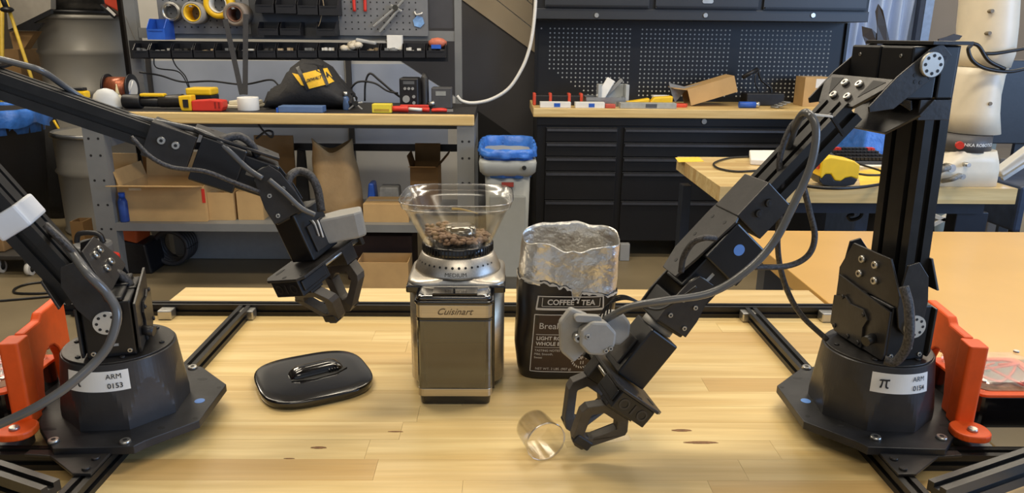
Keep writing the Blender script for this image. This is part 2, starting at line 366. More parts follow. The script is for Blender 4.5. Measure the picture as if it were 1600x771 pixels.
# ================================================================ orange brackets and electronics boxes
def orange(s):
    side = 'left' if s < 0 else 'right'
    px_, py_ = s*.553, .800
    t = thing('orange_bracket', (px_, .84, TZ+.0313), 'orange printed bracket bolted beside the %s arm base' % side, 'bracket')
    FR = Matrix.Translation((px_, py_, 0)) @ Matrix.Rotation(-s*R(8), 4, 'Z')      # local: x outward (times s), y away from the camera
    zb = .7813
    arch = [(.012, zb), (.036, zb), (.036, .800)]
    for i in range(9):
        a = math.pi*(1-i/8); arch.append((.067+.028*math.cos(a), .812+.036*math.sin(a)))
    arch += [(.098, zb), (.122, zb), (.122, .896), (.060, .896), (.052, .888), (.012, .888)]
    m = MB(); m.prism(arch, s*.001, s*.013, axis='x', fr=FR); m.build('arch', orange_m, t, bevel=.0025)
    m = MB(FR); m.prism(rrect(.022, .028, .004, cx=s*.008, cy=.0), zb, .886); m.build('post', orange_m, t, bevel=.0015)
    m = MB(FR); m.prism(rrect(.042, .040, .017, cx=s*.006, cy=-.031), zb, .790); m.build('foot', orange_m, t, bevel=.002)
    m = MB(FR); c = (s*.006, -.036); m.cyl((*c, .790), (*c, .7935), .006, .005, n=14); m.cyl((*c, .7935), (*c, .7936), .0025, n=6); m.build('bolt', silver, t)
    return t
orange(-1); orange(1)
wirered = M('red_wire', (214, 66, 30), .4, var=.1)
def ebox(s):
    side = 'left' if s < 0 else 'right'
    x0, x1 = s*.592, s*.69
    z0 = TZ+.0206
    t = thing('electronics_box', (s*.64, .83, z0), 'black electronics box with orange rim beyond the %s arm' % side, 'box')
    m = MB(); m.prism(rrect(.116, .108, .012, cx=s*.642, cy=.858), z0, z0+.041); m.build('case', gloss, t, bevel=.001)
    m = MB(); m.prism(rrect(.118, .11, .012, cx=s*.642, cy=.858), z0+.041, z0+.045); m.build('rim', orange_m, t, bevel=.001)
    m = MB(); m.prism(rrect(.106, .098, .012, cx=s*.642, cy=.858), z0+.0452, z0+.057); m.build('clear_cover', clearp, t, bevel=.004)
    m = MB(); m.prism(rrect(.098, .09, .012, cx=s*.642, cy=.858), z0+.045, z0+.0458); m.build('circuit_board', M('circuit_board', (120, 86, 66), .5, var=.5, scale=120), t)
    r_ = random.Random(5)
    for k in range(5):
        pts = [(s*.642+r_.uniform(-.04, .04), .858+r_.uniform(-.036, .036), z0+.048+r_.uniform(0, .005)) for _ in range(4)]
        m = MB(); m.tube(pts, .0016, n=6); m.build('wire', wirered if k < 4 else cable_m, t)
    for qx in (-.05, .05):
        for qy in (-.044, .044):
            m = MB(); m.cyl((s*.642+qx, .858+qy, z0+.0575), (s*.642+qx, .858+qy, z0+.060), .0035, n=10); m.build('screw', silver, t)
ebox(-1); ebox(1)
# ================================================================ robot arms
def sidev(d): return Vector((-d.y, d.x, 0))
def plate_bolt(name, parent, p, nrm, r=.005, h=.0035, mt=None):
    p = Vector(p); nrm = Vector(nrm).normalized(); m = MB(); m.mat(mt or silver).cyl(p, p+nrm*h, r, r*.85, n=14)
    m.mat(ink).cyl(p+nrm*h, p+nrm*(h+.0003), r*.42, n=6); return m.build(name, None, parent)
def robot_arm(side, base, heading, E, W, G, T, vlen, roll, labelcut, number, lean_u):
    c = Vector(((ay(97, 570, .842).x+ay(285, 562, .842).x)/2 if side == 'left' else (ay(1272, 562, .842).x+ay(1462, 570, .842).x)/2, .842, 0))
    bx, by = c.x, c.y; d = Vector((math.cos(heading), math.sin(heading), 0)); p = sidev(d)
    cs = 1 if p.y < 0 else -1; q = p*cs                       # q points to the camera side
    s = 1 if side == 'right' else -1
    O = Vector((bx, by, 0))
    def uz(px): v = apl(px[0], px[1], O, p)-O; return (v.dot(d), v.z)
    E, W, G, T = uz(E), uz(W), uz(G), uz(T); EC = uz(lean_u)
    P = lambda u, z, v=0: O+d*u+q*v+Vector((0, 0, z))
    desc = {'left': 'black robot arm at left, reaching right with an empty closed gripper above the table',
            'right': 'black robot arm at right, bending down to hold a clear scoop'}[side]
    t = thing('desktop_robot', (bx, by, TZ+.02), desc, 'robot arm', 'pair of table-mounted robot arms')
    # base plate
    m = MB(); pl = [(1214, 603), (1251, 576), (1277, 572), (1385, 556), (1485, 585), (1498, 667), (1478, 703), (1356, 699), (1338, 690), (1256, 659)]
    pp = [az(x, y, TZ+.031) for x, y in pl]; pts = [(v.x*s if s < 0 else v.x, v.y) for v in pp]
    if s < 0: pts = [(-abs(v.x)+.012, v.y) for v in pp]
    m.prism(pts, TZ+.0208, TZ+.031); bp = m.build('base_plate', M('base_plate_black', (40, 40, 42), .45, .2, var=.5, scale=22, bump=.04), t, bevel=.0008)
    for px, py in ([(84, 691), (196, 692), (301, 576)] if s < 0 else [(1368, 686), (1471, 686), (1260, 576)]):
        v = az(px, py, TZ+.031); plate_bolt('bolt', bp, (v.x, v.y, TZ+.031), (0, 0, 1), .0065, .0035)
    for px, py, a in ([(316, 593, .007), (342, 606, .003), (305, 654, .003), (252, 669, .0045), (76, 671, .009)] if s < 0 else [(1246, 591, .007), (1222, 605, .003), (1262, 651, .003), (1314, 666, .0045), (1479, 665, .009)]):
        v = az(px, py, TZ+.031); m = MB(); m.prism([(v.x+a*math.cos(k*math.pi/6)*1.0, v.y+.003*math.sin(k*math.pi/6)) for k in range(12)], TZ+.0305, TZ+.0312); m.build('hole', ink, bp)
    v = az(*((312, 627) if s < 0 else (1259, 627)), TZ+.031); m = MB(); m.cyl((v.x, v.y, TZ+.0305), (v.x, v.y, TZ+.0314), .0062, n=20); o = m.build('sticker', blue_dot, bp); o['label'] = 'round blue sticker'
    # faceted pedestal
    H0, H1 = TZ+.0312, .862; tw = .08 if s < 0 else -.08
    n = 96; rings = []
    def rad(th, z):
        cone = .0636+(H1-z)*.12; a = (th+math.pi/8) % (math.pi/4)-math.pi/8; return min(cone, .0664/math.cos(a))
    for k in range(64):
        z = H0+(H1-.001-H0)*k/63; rings.append([(c.x+rad(2*math.pi*i/n, z)*math.cos(2*math.pi*i/n+tw), c.y+rad(2*math.pi*i/n, z)*math.sin(2*math.pi*i/n+tw), z) for i in range(n)])
    rings.append([(c.x+(.0626)*math.cos(2*math.pi*i/n+tw), c.y+(.0626)*math.sin(2*math.pi*i/n+tw), H1) for i in range(n)])
    m = MB(); m.loft(rings, smooth=False); ped = m.build('pedestal', ped_m, t)
    m = MB(); m.cyl((c.x, c.y, H1), (c.x, c.y, H1+.0022), .0615, n=64); m.build('turntable', bmetal, t, bevel=.0006)
    # wrap-round sticker with its writing
    a0, a1 = (R(-138), R(-80)) if s < 0 else (R(-94), R(-42))
    a0, a1 = (R(-119), R(-57)) if s < 0 else (R(-120), R(-60))
    rs = .069; zt, zb = H1-.007, H1-.031
    def wrap(x, y, o=0):   # x along the sticker 0..1, y -.5..+.5
        a = a0+(a1-a0)*x; z = (zt+zb)/2+y*(zt-zb); rr = .0636+(H1-z)*.12+.0006+o; return (c.x+rr*math.cos(a), c.y+rr*math.sin(a), z)
    def rad_at(a, z): return rad((a-.1) % (2*math.pi), z)
    m = MB(); N = 24
    top = [wrap(i/N, .5) for i in range(N+1)]+[wrap(i/N, -.5) for i in range(N+1)]
    m.add(top, [(i, i+1, N+2+i, N+1+i) for i in range(N)]); lb = m.build('label_sticker', paper, ped); lb['label'] = 'white sticker printed with pi and ARM %s' % number
    wl = (a1-a0)*rs; hl = zt-zb
    fn = lambda x, y: wrap(x/wl, y/hl, .0009)
    m = MB(); [m.add([fn(wl*.2+a_*.001, b_*.001) for a_, b_ in P6], [tuple(range(len(P6)))]) for P6 in (((-6, 3.2), (-4.2, 4.6), (-1, 4.9), (2, 4.9), (6, 5.4), (6, 3.4), (2, 2.9), (-1, 2.9), (-4.2, 2.8)), ((-2.8, 3.2), (-1.2, 3.2), (-1.6, -1), (-2.6, -5.6), (-4.8, -5.6), (-3.2, -1)), ((1.6, 3.2), (3.4, 3.2), (3.1, -2), (3.6, -3.9), (5.2, -4.2), (5.2, -5.6), (3, -5.8), (1.7, -4.6), (1.4, -2)))]; m.build('symbol', ink, ped); m = MB(); add_text(m, 'ARM', .0085, fn, x=wl*.78, y=.0055); add_text(m, number, .0085, fn, x=wl*.79, y=-.0055, off=.0001)
    m.build('lettering', ink, ped)
    # shoulder: two motors side by side, guard plates and end horns
    Z0 = H1+.0022; hv = .047
    sh = Vector((c.x, c.y, 0)); 
    Q = lambda u, z, v=0: sh+d*u+q*v+Vector((0, 0, z))
    FB = frame(sh, d, q, (0, 0, 1)) if d.cross(q).z > 0 else frame(sh, d, q, (0, 0, 1))
    for k in (-1, 1):
        m = MB(FB); m.box(-.026, .026, k*.003, k*hv, Z0, Z0+.068); m.box(-.018, .018, k*.003, k*hv, Z0+.068, Z0+.073); mo = m.build('shoulder_motor', motor_m, t, bevel=.002)
        for uu in (-.019, .019):
            plate_bolt('screw', mo, Q(uu, Z0+.007, k*hv), q*k, .003, .0015)
        m = MB(FB); m.box(-.008, .008, k*hv, k*(hv+.0006), Z0+.014, Z0+.017); m.build('mark', grey_print, mo)
        m = MB(); cc = Q(0, Z0+.046, k*(hv+.0068)); m.mat(horn_m).cyl(cc-q*(k*.006), cc+q*(k*.0025), .0135, n=32); 
        m.mat(ink)
        for j in range(8):
            a = j*math.pi/4; e = cc+q*(k*.0026)+d*(.0095*math.cos(a))+Vector((0, 0, .0095*math.sin(a))); m.cyl(e, e+q*(k*.0002), .0018, n=8)
        m.build('shoulder_horn', None, t)
    for k in (-1, 1):                                     # front and back guard plates
        m = MB(FB); m.prism([(-.05, Z0+.012), (-.045, Z0+.003), (.047, Z0+.003), (.05, Z0+.01), (.05, Z0+.064), (-.05, Z0+.078)], k*.0285, k*.0315, axis='x'); g = m.build('guard_plate', bmetal, t, bevel=.0006)
        if k == 1:
            m = MB(FB); m.prism([(-.05, Z0+.012), (-.03, Z0+.004), (.014, Z0+.004), (.012, Z0+.03), (.018, Z0+.042), (.008, Z0+.052), (-.016, Z0+.05), (-.028, Z0+.056), (-.05, Z0+.05)], .0318, .0345, axis='x'); m.build('cover_plate', bmetal, g, bevel=.0005)
            for vv, zz in ((-.04, .012), (-.012, .009), (.008, .009), (.01, .046), (-.032, .054)): plate_bolt('screw', g, Q(.0345, Z0+zz, vv), d, .003, .002, bmetal)
            m = MB(); m.cyl(Q(.0318, Z0+.024, .03), Q(.045, Z0+.022, .034), .006, n=12); m.build('cable_plug', black, g)
    for aa in (0, 60, 120, 180, 240, 300):
        m = MB(); e = Vector((c.x+.0515*math.cos(R(aa)), c.y+.0515*math.sin(R(aa)), Z0)); plate_bolt('bolt', t, e, (0, 0, 1), .0032, .002, bmetal)
    # shoulder link frame
    S2 = ((c-O).dot(d), Z0+.046)
    sv = (c-O).dot(q)
    PP = lambda u, z, v=0: P(u, z, v+sv*(1-min(1, max(0, (z-.9)/.3)))) if False else P(u, z, v)
    def LF(A, B, v=0):
        a = P(A[0], A[1], v); b = P(B[0], B[1], v); al = (b-a).normalized(); nn = al.cross(q).normalized(); return frame(a, al, q, nn), (b-a).length, nn
    # side plates and face plate of the shoulder bracket
    Lu = (EC[0]-S2[0], EC[1]-S2[1]); LL = math.hypot(*Lu); Lu = (Lu[0]/LL, Lu[1]/LL)
    al = (d*Lu[0]+Vector((0, 0, Lu[1]))).normalized(); nn = al.cross(q).normalized()
    if nn.dot(d) < 0: nn = -nn                            # nn points to the front of the arm
    FS = frame(Vector((0, 0, 0))+P(S2[0], S2[1]), al, q, nn)
    for k in (-1, 1):
        m = MB(FS)
        out = [(-.012, -.010), (-.012, .010), (.0, .020), (.03, .026), (.075, .018), (.078, .004), (.06, -.010), (.03, -.014)]
        m.prism([(a, b) for a, b in out], k*(hv+.0038), k*(hv+.0068), axis='z', fr=FS @ Matrix(((1, 0, 0, 0), (0, 0, 1, 0), (0, 1, 0, 0), (0, 0, 0, 1))))
        m.build('shoulder_bracket_side', bmetal, t, bevel=.0006)
    m = MB(FS); 
    m.prism([(.026, -.056), (.04, -.056), (.078, -.034), (.078, .034), (.04, .056), (.026, .056)], .0235, .0265); m.mat(bmetal)
    fp = m.build('shoulder_face_plate', bmetal, t, bevel=.0006)
    for a_, v_ in ((.045, -.014), (.045, .014), (.064, -.012), (.064, .012)):
        e = FS @ Vector((a_, v_, .0265)); plate_bolt('bolt', fp, e, nn, .005, .004)
    m = MB(FS); m.prism([(.04, -.05), (.074, -.034), (.074, .034), (.04, .05)], -.03, -.027); m.build('shoulder_rear_plate', bmetal, t, bevel=.0006)
    # upper arm extrusion
    m = MB(); a_ = FS @ Vector((.035, 0, -.012)); b_ = FS @ Vector((LL-.02, 0, -.012)); extrusion(m, a_, b_, q, .062, .03, 2, 1, .008, .006); m.build('upper_arm', ext_m, t)
    # elbow motors
    FE = frame(P(E[0], E[1]-.008), d, q, (0, 0, 1))
    for k in (-1, 1):
        m = MB(FE); m.box(-.004, .028, k*.001, k*.051, -.034, .020); mo = m.build('elbow_motor', motor_m, t, bevel=.002)
        plate_bolt('screw', mo, P(E[0]+.028, E[1]+.002, k*.034), d, .002, .0012)
    m = MB(); cc = P(E[0]+.010, E[1]-.006, .0575); m.mat(horn_m).cyl(cc-q*.004, cc+q*.003, .0125, n=32); m.mat(ink)
    for j in range(8):
        a = j*math.pi/4; e = cc+q*.0031+d*(.009*math.cos(a))+Vector((0, 0, .009*math.sin(a))); m.cyl(e, e+q*.0002, .0018, n=8)
    m.build('elbow_horn', None, t)
    m = MB(FE); m.box(-.036, .012, -.050, .058, .0215, .0255); m.build('elbow_top_plate', bmetal, t, bevel=.0006)
    m = MB(FE); m.box(-.028, -.008, -.050, .050, -.034, .0213); m.build('elbow_rear_motor', motor_m, t, bevel=.002)
    m = MB(FE)
    for k in (-1, 1): m.box(-.028, .01, k*.0485, k*.051, -.056, -.0345)
    m.box(-.0305, -.0285, -.048, .048, -.056, .021); m.build('elbow_cradle', bmetal, t, bevel=.0005)
    # forearm bracket
    al = ((d*(W[0]-E[0]))+Vector((0, 0, W[1]-E[1]))).normalized(); L = math.hypot(W[0]-E[0], W[1]-E[1]); nn = al.cross(q).normalized()
    if nn.z < 0: nn = -nn
    FA = frame(P(*E), al, q, nn); SW = Matrix(((1, 0, 0, 0), (0, 0, 1, 0), (0, 1, 0, 0), (0, 0, 0, 1)))
    for k in (-1, 1):
        m = MB(); m.prism([(-.012, -.008), (-.012, .010), (.0, .015), (.045, .021), (.086, .021), (.089, .016), (.068, -.002), (.03, -.008), (.008, -.014)], k*.0535, k*.056, fr=FA @ SW); o = m.build('elbow_bracket_side', bmetal, t, bevel=.0006)
        if k == 1:
            for j in range(7):
                a = R(-140+j*35); e = FA @ Vector((.012+.018*math.cos(a)*1.2, .056, .002+.008*math.sin(a)*1.2)); m = MB(); m.cyl(e, e+q*.0004, .0022, n=8); m.build('hole', ink, o)
    m = MB(FA); m.prism([(.048, -.053), (.062, -.053), (.089, -.031), (.089, .031), (.062, .053), (.048, .053)], .0175, .021); fp = m.build('elbow_face_plate', bmetal, t, bevel=.0006)
    for a_, v_ in ((.060, -.013), (.060, .012), (.078, -.013), (.078, .012)): plate_bolt('bolt', fp, FA @ Vector((a_, v_, .021)), nn, .0046, .004)
    for k in (-1, 1): m = MB(FA); m.prism([(.052, k*.026), (.076, k*.026), (.053, k*.047)], .0208, .0214); m.build('cut_out', ink, fp)
    m = MB(FA); m.prism([(.028, -.054), (.05, -.054), (.08, -.03), (.08, .03), (.05, .054), (.028, .054)], -.034, -.031); m.build('elbow_under_plate', bmetal, t, bevel=.0006)
    no = .01 if s > 0 else .001; ns = no-.01
    # forearm extrusion, sleeve, motor
    m = MB(); extrusion(m, FA @ Vector((.086, 0, no)), FA @ Vector(((L-.31*(1-.62)), 0, no)), q, .046, .027, 2, 1, .0075, .006); m.build('forearm', ext_m, t)
    m = MB(FA); m.box((L-.31*(1-.56)), (L-.31*(1-.72)), -.027, .027, -.012+ns, .029+ns); sl = m.build('forearm_sleeve', bmetal, t, bevel=.0012)
    for a_ in (.61, .66): plate_bolt('bolt', sl, FA @ Vector(((L-.31*(1-a_)), .027, .012+ns)), q, .0048, .003, silver if s < 0 else bmetal)
    m = MB(FA); m.box((L-.31*(1-.735)), (L-.31*(1-.90)), -.030, .030, -.030, .024); mo = m.build('forearm_motor', motor_m, t, bevel=.002)
    if s > 0:
        m = MB(); e = FA @ Vector(((L-.31*(1-.80)), .030, .0)); m.cyl(e, e+q*.0005, .0065, n=20); o = m.build('sticker', blue_dot, mo); o['label'] = 'round blue sticker'
    m = MB(FA); m.prism([((L-.31*(1-.70)), -.030), ((L-.31*(1-.74)), -.032), ((L-.31*(1-.93)), -.032), ((L-.31*(1-1.02)), -.02), ((L-.31*(1-1.02)), .016), ((L-.31*(1-.93)), .022), ((L-.31*(1-.74)), .03), ((L-.31*(1-.70)), .022)], .0245, .0275); o = m.build('forearm_cover_plate', bmetal, t, bevel=.0006)
    for a_, v_ in ((.76, -.016), (.76, .014), (.85, -.018), (.85, .006), (.97, -.008)): m = MB(); e = FA @ Vector(((L-.31*(1-a_)), v_, .0275)); m.cyl(e, e+nn*.0004, .0025, n=8); m.build('hole', ink, o)
    m = MB(FA); m.box((L-.31*(1-.84)), (L-.31*(1-1.03)), -.022, .022, -.024, .018); wm = m.build('wrist_motor', motor_m, t, bevel=.002)
    m = MB(FA); m.box((L-.31*(1-.92)), (L-.31*(1-1.0)), .0222, .0226, -.004, .0); m.build('mark', grey_print, wm)
    cc = P(*W, .0225); m = MB(); m.mat(horn_m).cyl(cc, cc+q*.003, .0145, n=28); m.mat(ink)
    for j in range(8):
        a = j*math.pi/4; e = cc+q*.003+al*(.0105*math.cos(a))+nn*(.0105*math.sin(a)); m.cyl(e, e+q*.0002, .0015, n=8)
    m.build('wrist_horn', None, t)
    # wrist link towards the gripper
    g = ((d*(G[0]-W[0]))+Vector((0, 0, G[1]-W[1]))); Lg = g.length; g.normalize(); gn = g.cross(q).normalized()
    if gn.z < 0: gn = -gn
    FW_ = frame(P(*W), g, q, gn)
    for k in (-1, 1):
        m = MB(); m.prism([(-.014, -.01), (-.014, .01), (0, .017), (.03, .021), (.052, .021), (.052, -.021), (.03, -.021), (0, -.015)], k*.0262, k*.0292, fr=FW_ @ SW); o = m.build('wrist_bracket_side', bmetal, t, bevel=.0006)
        if k == 1:
            for a_, b_ in ((.018, .010), (.018, -.008), (.04, .012), (.044, -.012)): plate_bolt('screw', o, FW_ @ Vector((a_, .0292, b_)), q, .003, .0018)
    m = MB(FW_); m.box(.022, .056, -.026, .026, -.019, .019); m.build('wrist_roll_motor', motor_m, t, bevel=.002)
    m = MB(FW_); m.cyl((.056, 0, 0), (.064, 0, 0), .019, n=28); m.build('wrist_collar', grey_print if s > 0 else bmetal, t)
    # gripper head (rolled about its own axis)
    ga = (P(*T)-P(*G)).normalized()
    rot = Matrix.Rotation(roll, 3, ga); hx = q-ga*q.dot(ga); hx.normalize(); hx = rot @ hx; kx = ga.cross(hx).normalized()
    if kx.dot(q) < 0 and abs(roll) > .5: kx = -kx; 
    GF = frame(P(*G), hx, kx, ga)     # x: finger travel, z: towards the tips
    m = MB(GF); m.box(-.024, .024, -.020, .020, -.066, -.002); gm = m.build('gripper_motor', motor_m, t, bevel=.002)
    m = MB(GF); m.box(-.014, .014, .0202, .023, -.045, -.01); m.build('motor_bracket', bmetal, gm, bevel=.0005)
    m = MB(GF); out = [(-.072, -.012), (-.06, -.034), (.058, -.034), (.066, -.026), (.066, .026), (.058, .034), (-.05, .034), (-.066, .018)]
    m.prism(out, 0, .0035); gp = m.build('gripper_plate', bmetal, t, bevel=.0006)
    for hx_, hy_, a_, b_ in ((-.056, -.012, .003, .003), (-.045, -.022, .006, .004), (-.04, .02, .006, .003), (.044, .022, .008, .003), (.044, -.024, .008, .003), (.06, 0, .003, .003), (.056, .026, .002, .002), (-.03, -.028, .003, .002)):
        m = MB(GF); m.prism([(hx_+a_*math.cos(k*math.pi/6), hy_+b_*math.sin(k*math.pi/6)) for k in range(12)], -.0003, -.0001); m.build('hole', ink, gp)
    m = MB(GF); m.box(.012, .064, -.024, .024, .0036, .0255); m.box(.018, .06, -.027, .027, .006, .02); m.mat(motor_m); hs = m.build('gripper_housing', motor_m, t, bevel=.0012)
    m = MB(GF @ frame((.0642, 0, .0145), (0, 1, 0), (0, 0, -1), (1, 0, 0)))
    for xx in (-.013, .013):
        for j in range(14):
            a = j*2*math.pi/14; a2 = (j+1)*2*math.pi/14
            m.add([(xx+.0065*math.cos(a), .0065*math.sin(a), .0004), (xx+.0065*math.cos(a2), .0065*math.sin(a2), .0004), (xx+.0045*math.cos(a2), .0045*math.sin(a2), .0004), (xx+.0045*math.cos(a), .0045*math.sin(a), .0004)], [(0, 1, 2, 3)])
    m.box(-.0012, .0012, -.006, .006, .0002, .0006); m.build('embossed_marks', bmetal, hs)
    m = MB(GF)
    for kk in (-.015, .015): m.cyl((-.062, kk, .012), (.012, kk, .012), .003, n=10)
    m.build('guide_rod', silver, t)
    m = MB(GF); m.box(-.066, -.06, -.022, .022, .0036, .02); m.build('rod_support', bmetal, t, bevel=.0008)
    tz_ = (P(*T)-P(*G)).length
    for k in (-1, 1):
        v0, v1 = .036, vlen
        m = MB(GF); m.box(k*(v0-.011), k*(v0+.011), -.019, .019, .0262, .031) if k > 0 else m.box(k*(v0-.011), k*(v0+.011), -.019, .019, .0062, .031); m.build('finger_carriage', bmetal, t, bevel=.001)
        outer = [(-.018, .0315), (.018, .0315), (.030, .046), (.030, tz_*.58), (.013, tz_*.92), (.005, tz_), (-.006, tz_), (-.013, tz_*.90), (-.031, tz_*.52), (-.029, .044)]
        inner = [(-.010, .041), (.010, .041), (.0185, .051), (.018, tz_*.56), (.006, tz_*.80), (.002, tz_*.82), (-.002, tz_*.82), (-.006, tz_*.78), (-.019, tz_*.50), (-.018, .050)]
        th = .0075; nn_ = len(outer); shf = lambda b: k*(v0+(v1-v0)*min(1, max(0, (b-.0315)/(tz_*.9-.0315))))
        vs = [(shf(b)-th, a, b) for a, b in outer]+[(shf(b)+th, a, b) for a, b in outer]+[(shf(b)-th, a, b) for a, b in inner]+[(shf(b)+th, a, b) for a, b in inner]
        fs = []
        for i in range(nn_):
            j = (i+1) % nn_; fs += [(i, j, nn_+j, nn_+i), (2*nn_+i, 2*nn_+j, 3*nn_+j, 3*nn_+i), (i, j, 2*nn_+j, 2*nn_+i), (nn_+i, nn_+j, 3*nn_+j, 3*nn_+i)]
        m = MB(GF); m.add(vs, fs); f = m.build('finger', M('finger_plastic', (64, 59, 54), .55, var=.15, scale=80, bump=.05), t, bevel=.0024, seg=3)
        m = MB(GF); m.box(k*(v1-.0005), k*(v1+.0105), -.0115, .0115, tz_*.84, tz_-.003); m.build('grip_pad', black, f, bevel=.002)
    return t, P, FA, GF, FS, L, q, d
RA = robot_arm('right', (.45, .83), math.pi+R(10), (1410, 89), (1076, 442), (972, 585), (893, 682), .019, 0, 0, '0154', (1428, 112))
LA = robot_arm('left', (-.455, .83), R(18), (-165, 75), (417, 274), (494, 398), (537, 492), .014, R(48), 0, '0153', (-140, 130))
# ================================================================ coffee grinder
def grinder():
    cx, yf = -.0585, .897
    t = thing('coffee_grinder', (cx, .98, TZ), 'stainless steel burr coffee grinder with clear hopper standing on the table', 'grinder')
    zt = .908
    def body_ring(z, inset=0, h=.0):
        return [(cx+x, .998+y, z) for x, y in rrect(.131-2*inset, .118-2*inset, .03-inset if inset < .02 else .01, n=5)]
    m = MB(); m.loft([body_ring(TZ+.012), body_ring(zt-.006)]); m.build('housing', steel, t)
    m = MB(); m.loft([body_ring(TZ, .008), body_ring(TZ+.012, .003)], smooth=False); m.build('base_foot', gloss, t, bevel=.001)
    for k in (-1, 1):                                  # black corner caps and side seams
        m = MB(); m.prism([(cx+k*a, b) for a, b in ((.046, .936), (.0665, .936), (.0672, .99), (.060, .99))], zt-.012, zt-.002); m.build('corner_cap', gloss, t, bevel=.002)
        m = MB(); m.box(cx+k*.0485, cx+k*.0525, .934, .96, TZ+.006, zt-.012); m.build('seam_strip', gloss, t, bevel=.001)
    # sloping shoulder up to the round dial
    n = 48
    def circ(r, z, yc=.998): return [(cx+r*math.cos(2*math.pi*i/n), yc+r*math.sin(2*math.pi*i/n), z) for i in range(n)]
    def sq(hx, hy, z, e):
        out = []
        for i in range(n):
            a = 2*math.pi*i/n; c_, s_ = math.cos(a), math.sin(a); r = (abs(c_/hx)**e+abs(s_/hy)**e)**(-1/e); out.append((cx+r*c_, .998+r*s_, z))
        return out
    m = MB(); m.loft([sq(.0665, .0595, zt-.006, 7), sq(.0665, .0595, zt, 7), sq(.063, .0575, zt+.003, 5), circ(.060, zt+.006)], smooth=True); m.build('shoulder', steel_h, t)
    m = MB(); m.loft([circ(.0605, zt+.004), circ(.060, zt+.009), circ(.0505, zt+.030), circ(.049, zt+.031)], smooth=True); dial = m.build('dial_ring', steel_h, t)
    m = MB()
    def onring(a, z): r = .060-(z-zt-.009)/.021*.0095+.0004; return (cx+r*math.cos(a), .998+r*math.sin(a), z)
    for j in range(17):
        a = R(-90+(j-9.5)*9.2); r = .0011+.0009*max(0, 1-abs(j-9.5)/8)
        vs = [onring(a+r*math.cos(k*math.pi/5)/.056, zt+.0205+r*math.sin(k*math.pi/5)*.9) for k in range(10)]; m.add(vs, [tuple(range(10))])
    add_text(m, 'MEDIUM', .0078, lambda x, y: onring(R(-90)+x/.057, zt+.0118+y*.9), x=0, y=0)
    m.build('dial_marks', ink, dial)
    m = MB(); m.loft([circ(.0485, zt+.0305), circ(.0492, zt+.032), circ(.0492, zt+.043), circ(.047, zt+.0445)]); col = m.build('hopper_collar', gloss, t)
    m = MB()
    for i in range(60):
        a = 2*math.pi*i/60; m.box(-.0005, .0005, -.0006, .0006, zt+.0325, zt+.0425, fr=Matrix.Translation((cx+.0494*math.cos(a), .998+.0494*math.sin(a), 0)) @ Matrix.Rotation(a, 4, 'Z'))
    m.build('grip_ribs', black, col)
    # clear hopper
    zh = zt+.044; H = 1.018
    rings = []
    for k in range(9):
        f = k/8; e = 2.2+2.0*f; ww = .0475+(.0715-.0475)*f; rings.append(sq(ww, ww*.97, zh+(H-.009-zh)*f, e))
    rings += [sq(.0745, .0725, H-.008, 4.2), sq(.0765, .0745, H-.001, 4.3), sq(.0775, .0755, H, 4.3), sq(.0755, .0735, H, 4.3)]
    inner = [sq(.0735, .0715, H-.007, 4.2)]+[sq((.0475+(.0715-.0475)*k/8)-.0018, ((.0475+(.0715-.0475)*k/8)-.0018)*.97, zh+(H-.009-zh)*k/8, 2.2+2.0*k/8) for k in range(8, -1, -1)]
    m = MB(); m.loft(rings+inner, cap0=False, cap1=False); m.build('hopper', clearp, t)
    rim = clear_mat('clear_rim', (235, 232, 230), .35, .8)
    for hw, z_ in ((.0768, H), (.0738, H-.0085)):
        m = MB(); m.loft([sq(hw-.0011, hw*.975-.0011, z_-.0006, 4.3), sq(hw, hw*.975, z_-.0006, 4.3), sq(hw, hw*.975, z_+.0006, 4.3), sq(hw-.0011, hw*.975-.0011, z_+.0006, 4.3)], cap0=False, cap1=False); m.build('hopper_rim', rim, t)
    m = MB(); m.lathe([(.022, zh+.0005), (.022, zh+.012), (.0205, zh+.022), (.012, zh+.023)], c=(cx+.004, .998, 0), cap1=True); m.build('centre_post', clear_mat('smoked_clear', (150, 155, 160), .12, .8), t)
    m = MB(); m.lathe([(.0465, zh+.0), (.0465, zh+.0015)], c=(cx, .998, 0)); m.build('hopper_floor', gloss, t)
    m = MB(); m.tube([(cx-.012, 1.06, zh+.031), (cx+.0, 1.062, zh+.03), (cx+.012, 1.063, zh+.0275), (cx+.026, 1.061, zh+.024)], lambda f: .0022-.0012*f, n=6); m.build('chaff_smear', M('pale_chaff', (206, 180, 96), .8, var=.1), t)
    # coffee grounds / beans in the hopper
    m = MB(); r_ = random.Random(11); bm_ = M('coffee_bean', (124, 100, 82), .6, var=.4, scale=90)
    for i in range(420):
        a = r_.uniform(0, 2*math.pi); rr = .043*math.sqrt(r_.random()); x = rr*math.cos(a); y = rr*math.sin(a)
        hgt = .004+.011*max(0, .4-x/.05)*(1)+.003*r_.random()
        f_ = Matrix.Translation((cx+x, .998+y, zh+.003+hgt*r_.uniform(.2, 1))) @ Matrix.Rotation(r_.uniform(0, 3), 4, 'Z') @ Matrix.Rotation(r_.uniform(-.6, .6), 4, 'X')
        m.sphere((0, 0, 0), .0042, n=8, sc_=(1.15, .8, .6), fr=f_)
    b = m.build('coffee_beans', bm_, t); b['kind'] = 'stuff'
    # front container
    def cr(z, i=0, fw=.0, w_=.099): return [(cx+x, .925+y, z) for x, y in rrect(w_-2*i, .056-2*i, .008, n=4)]
    z0 = TZ+.0005
    m = MB(); m.loft([cr(z0, .003), cr(z0+.012, .0015), cr(z0+.0125, .0015)], smooth=False); m.build('container_base', gloss, t, bevel=.0012)
    m = MB(); m.loft([cr(z0+.0126), cr(z0+.024)], smooth=False); m.build('lower_band', steel, t, bevel=.0008)
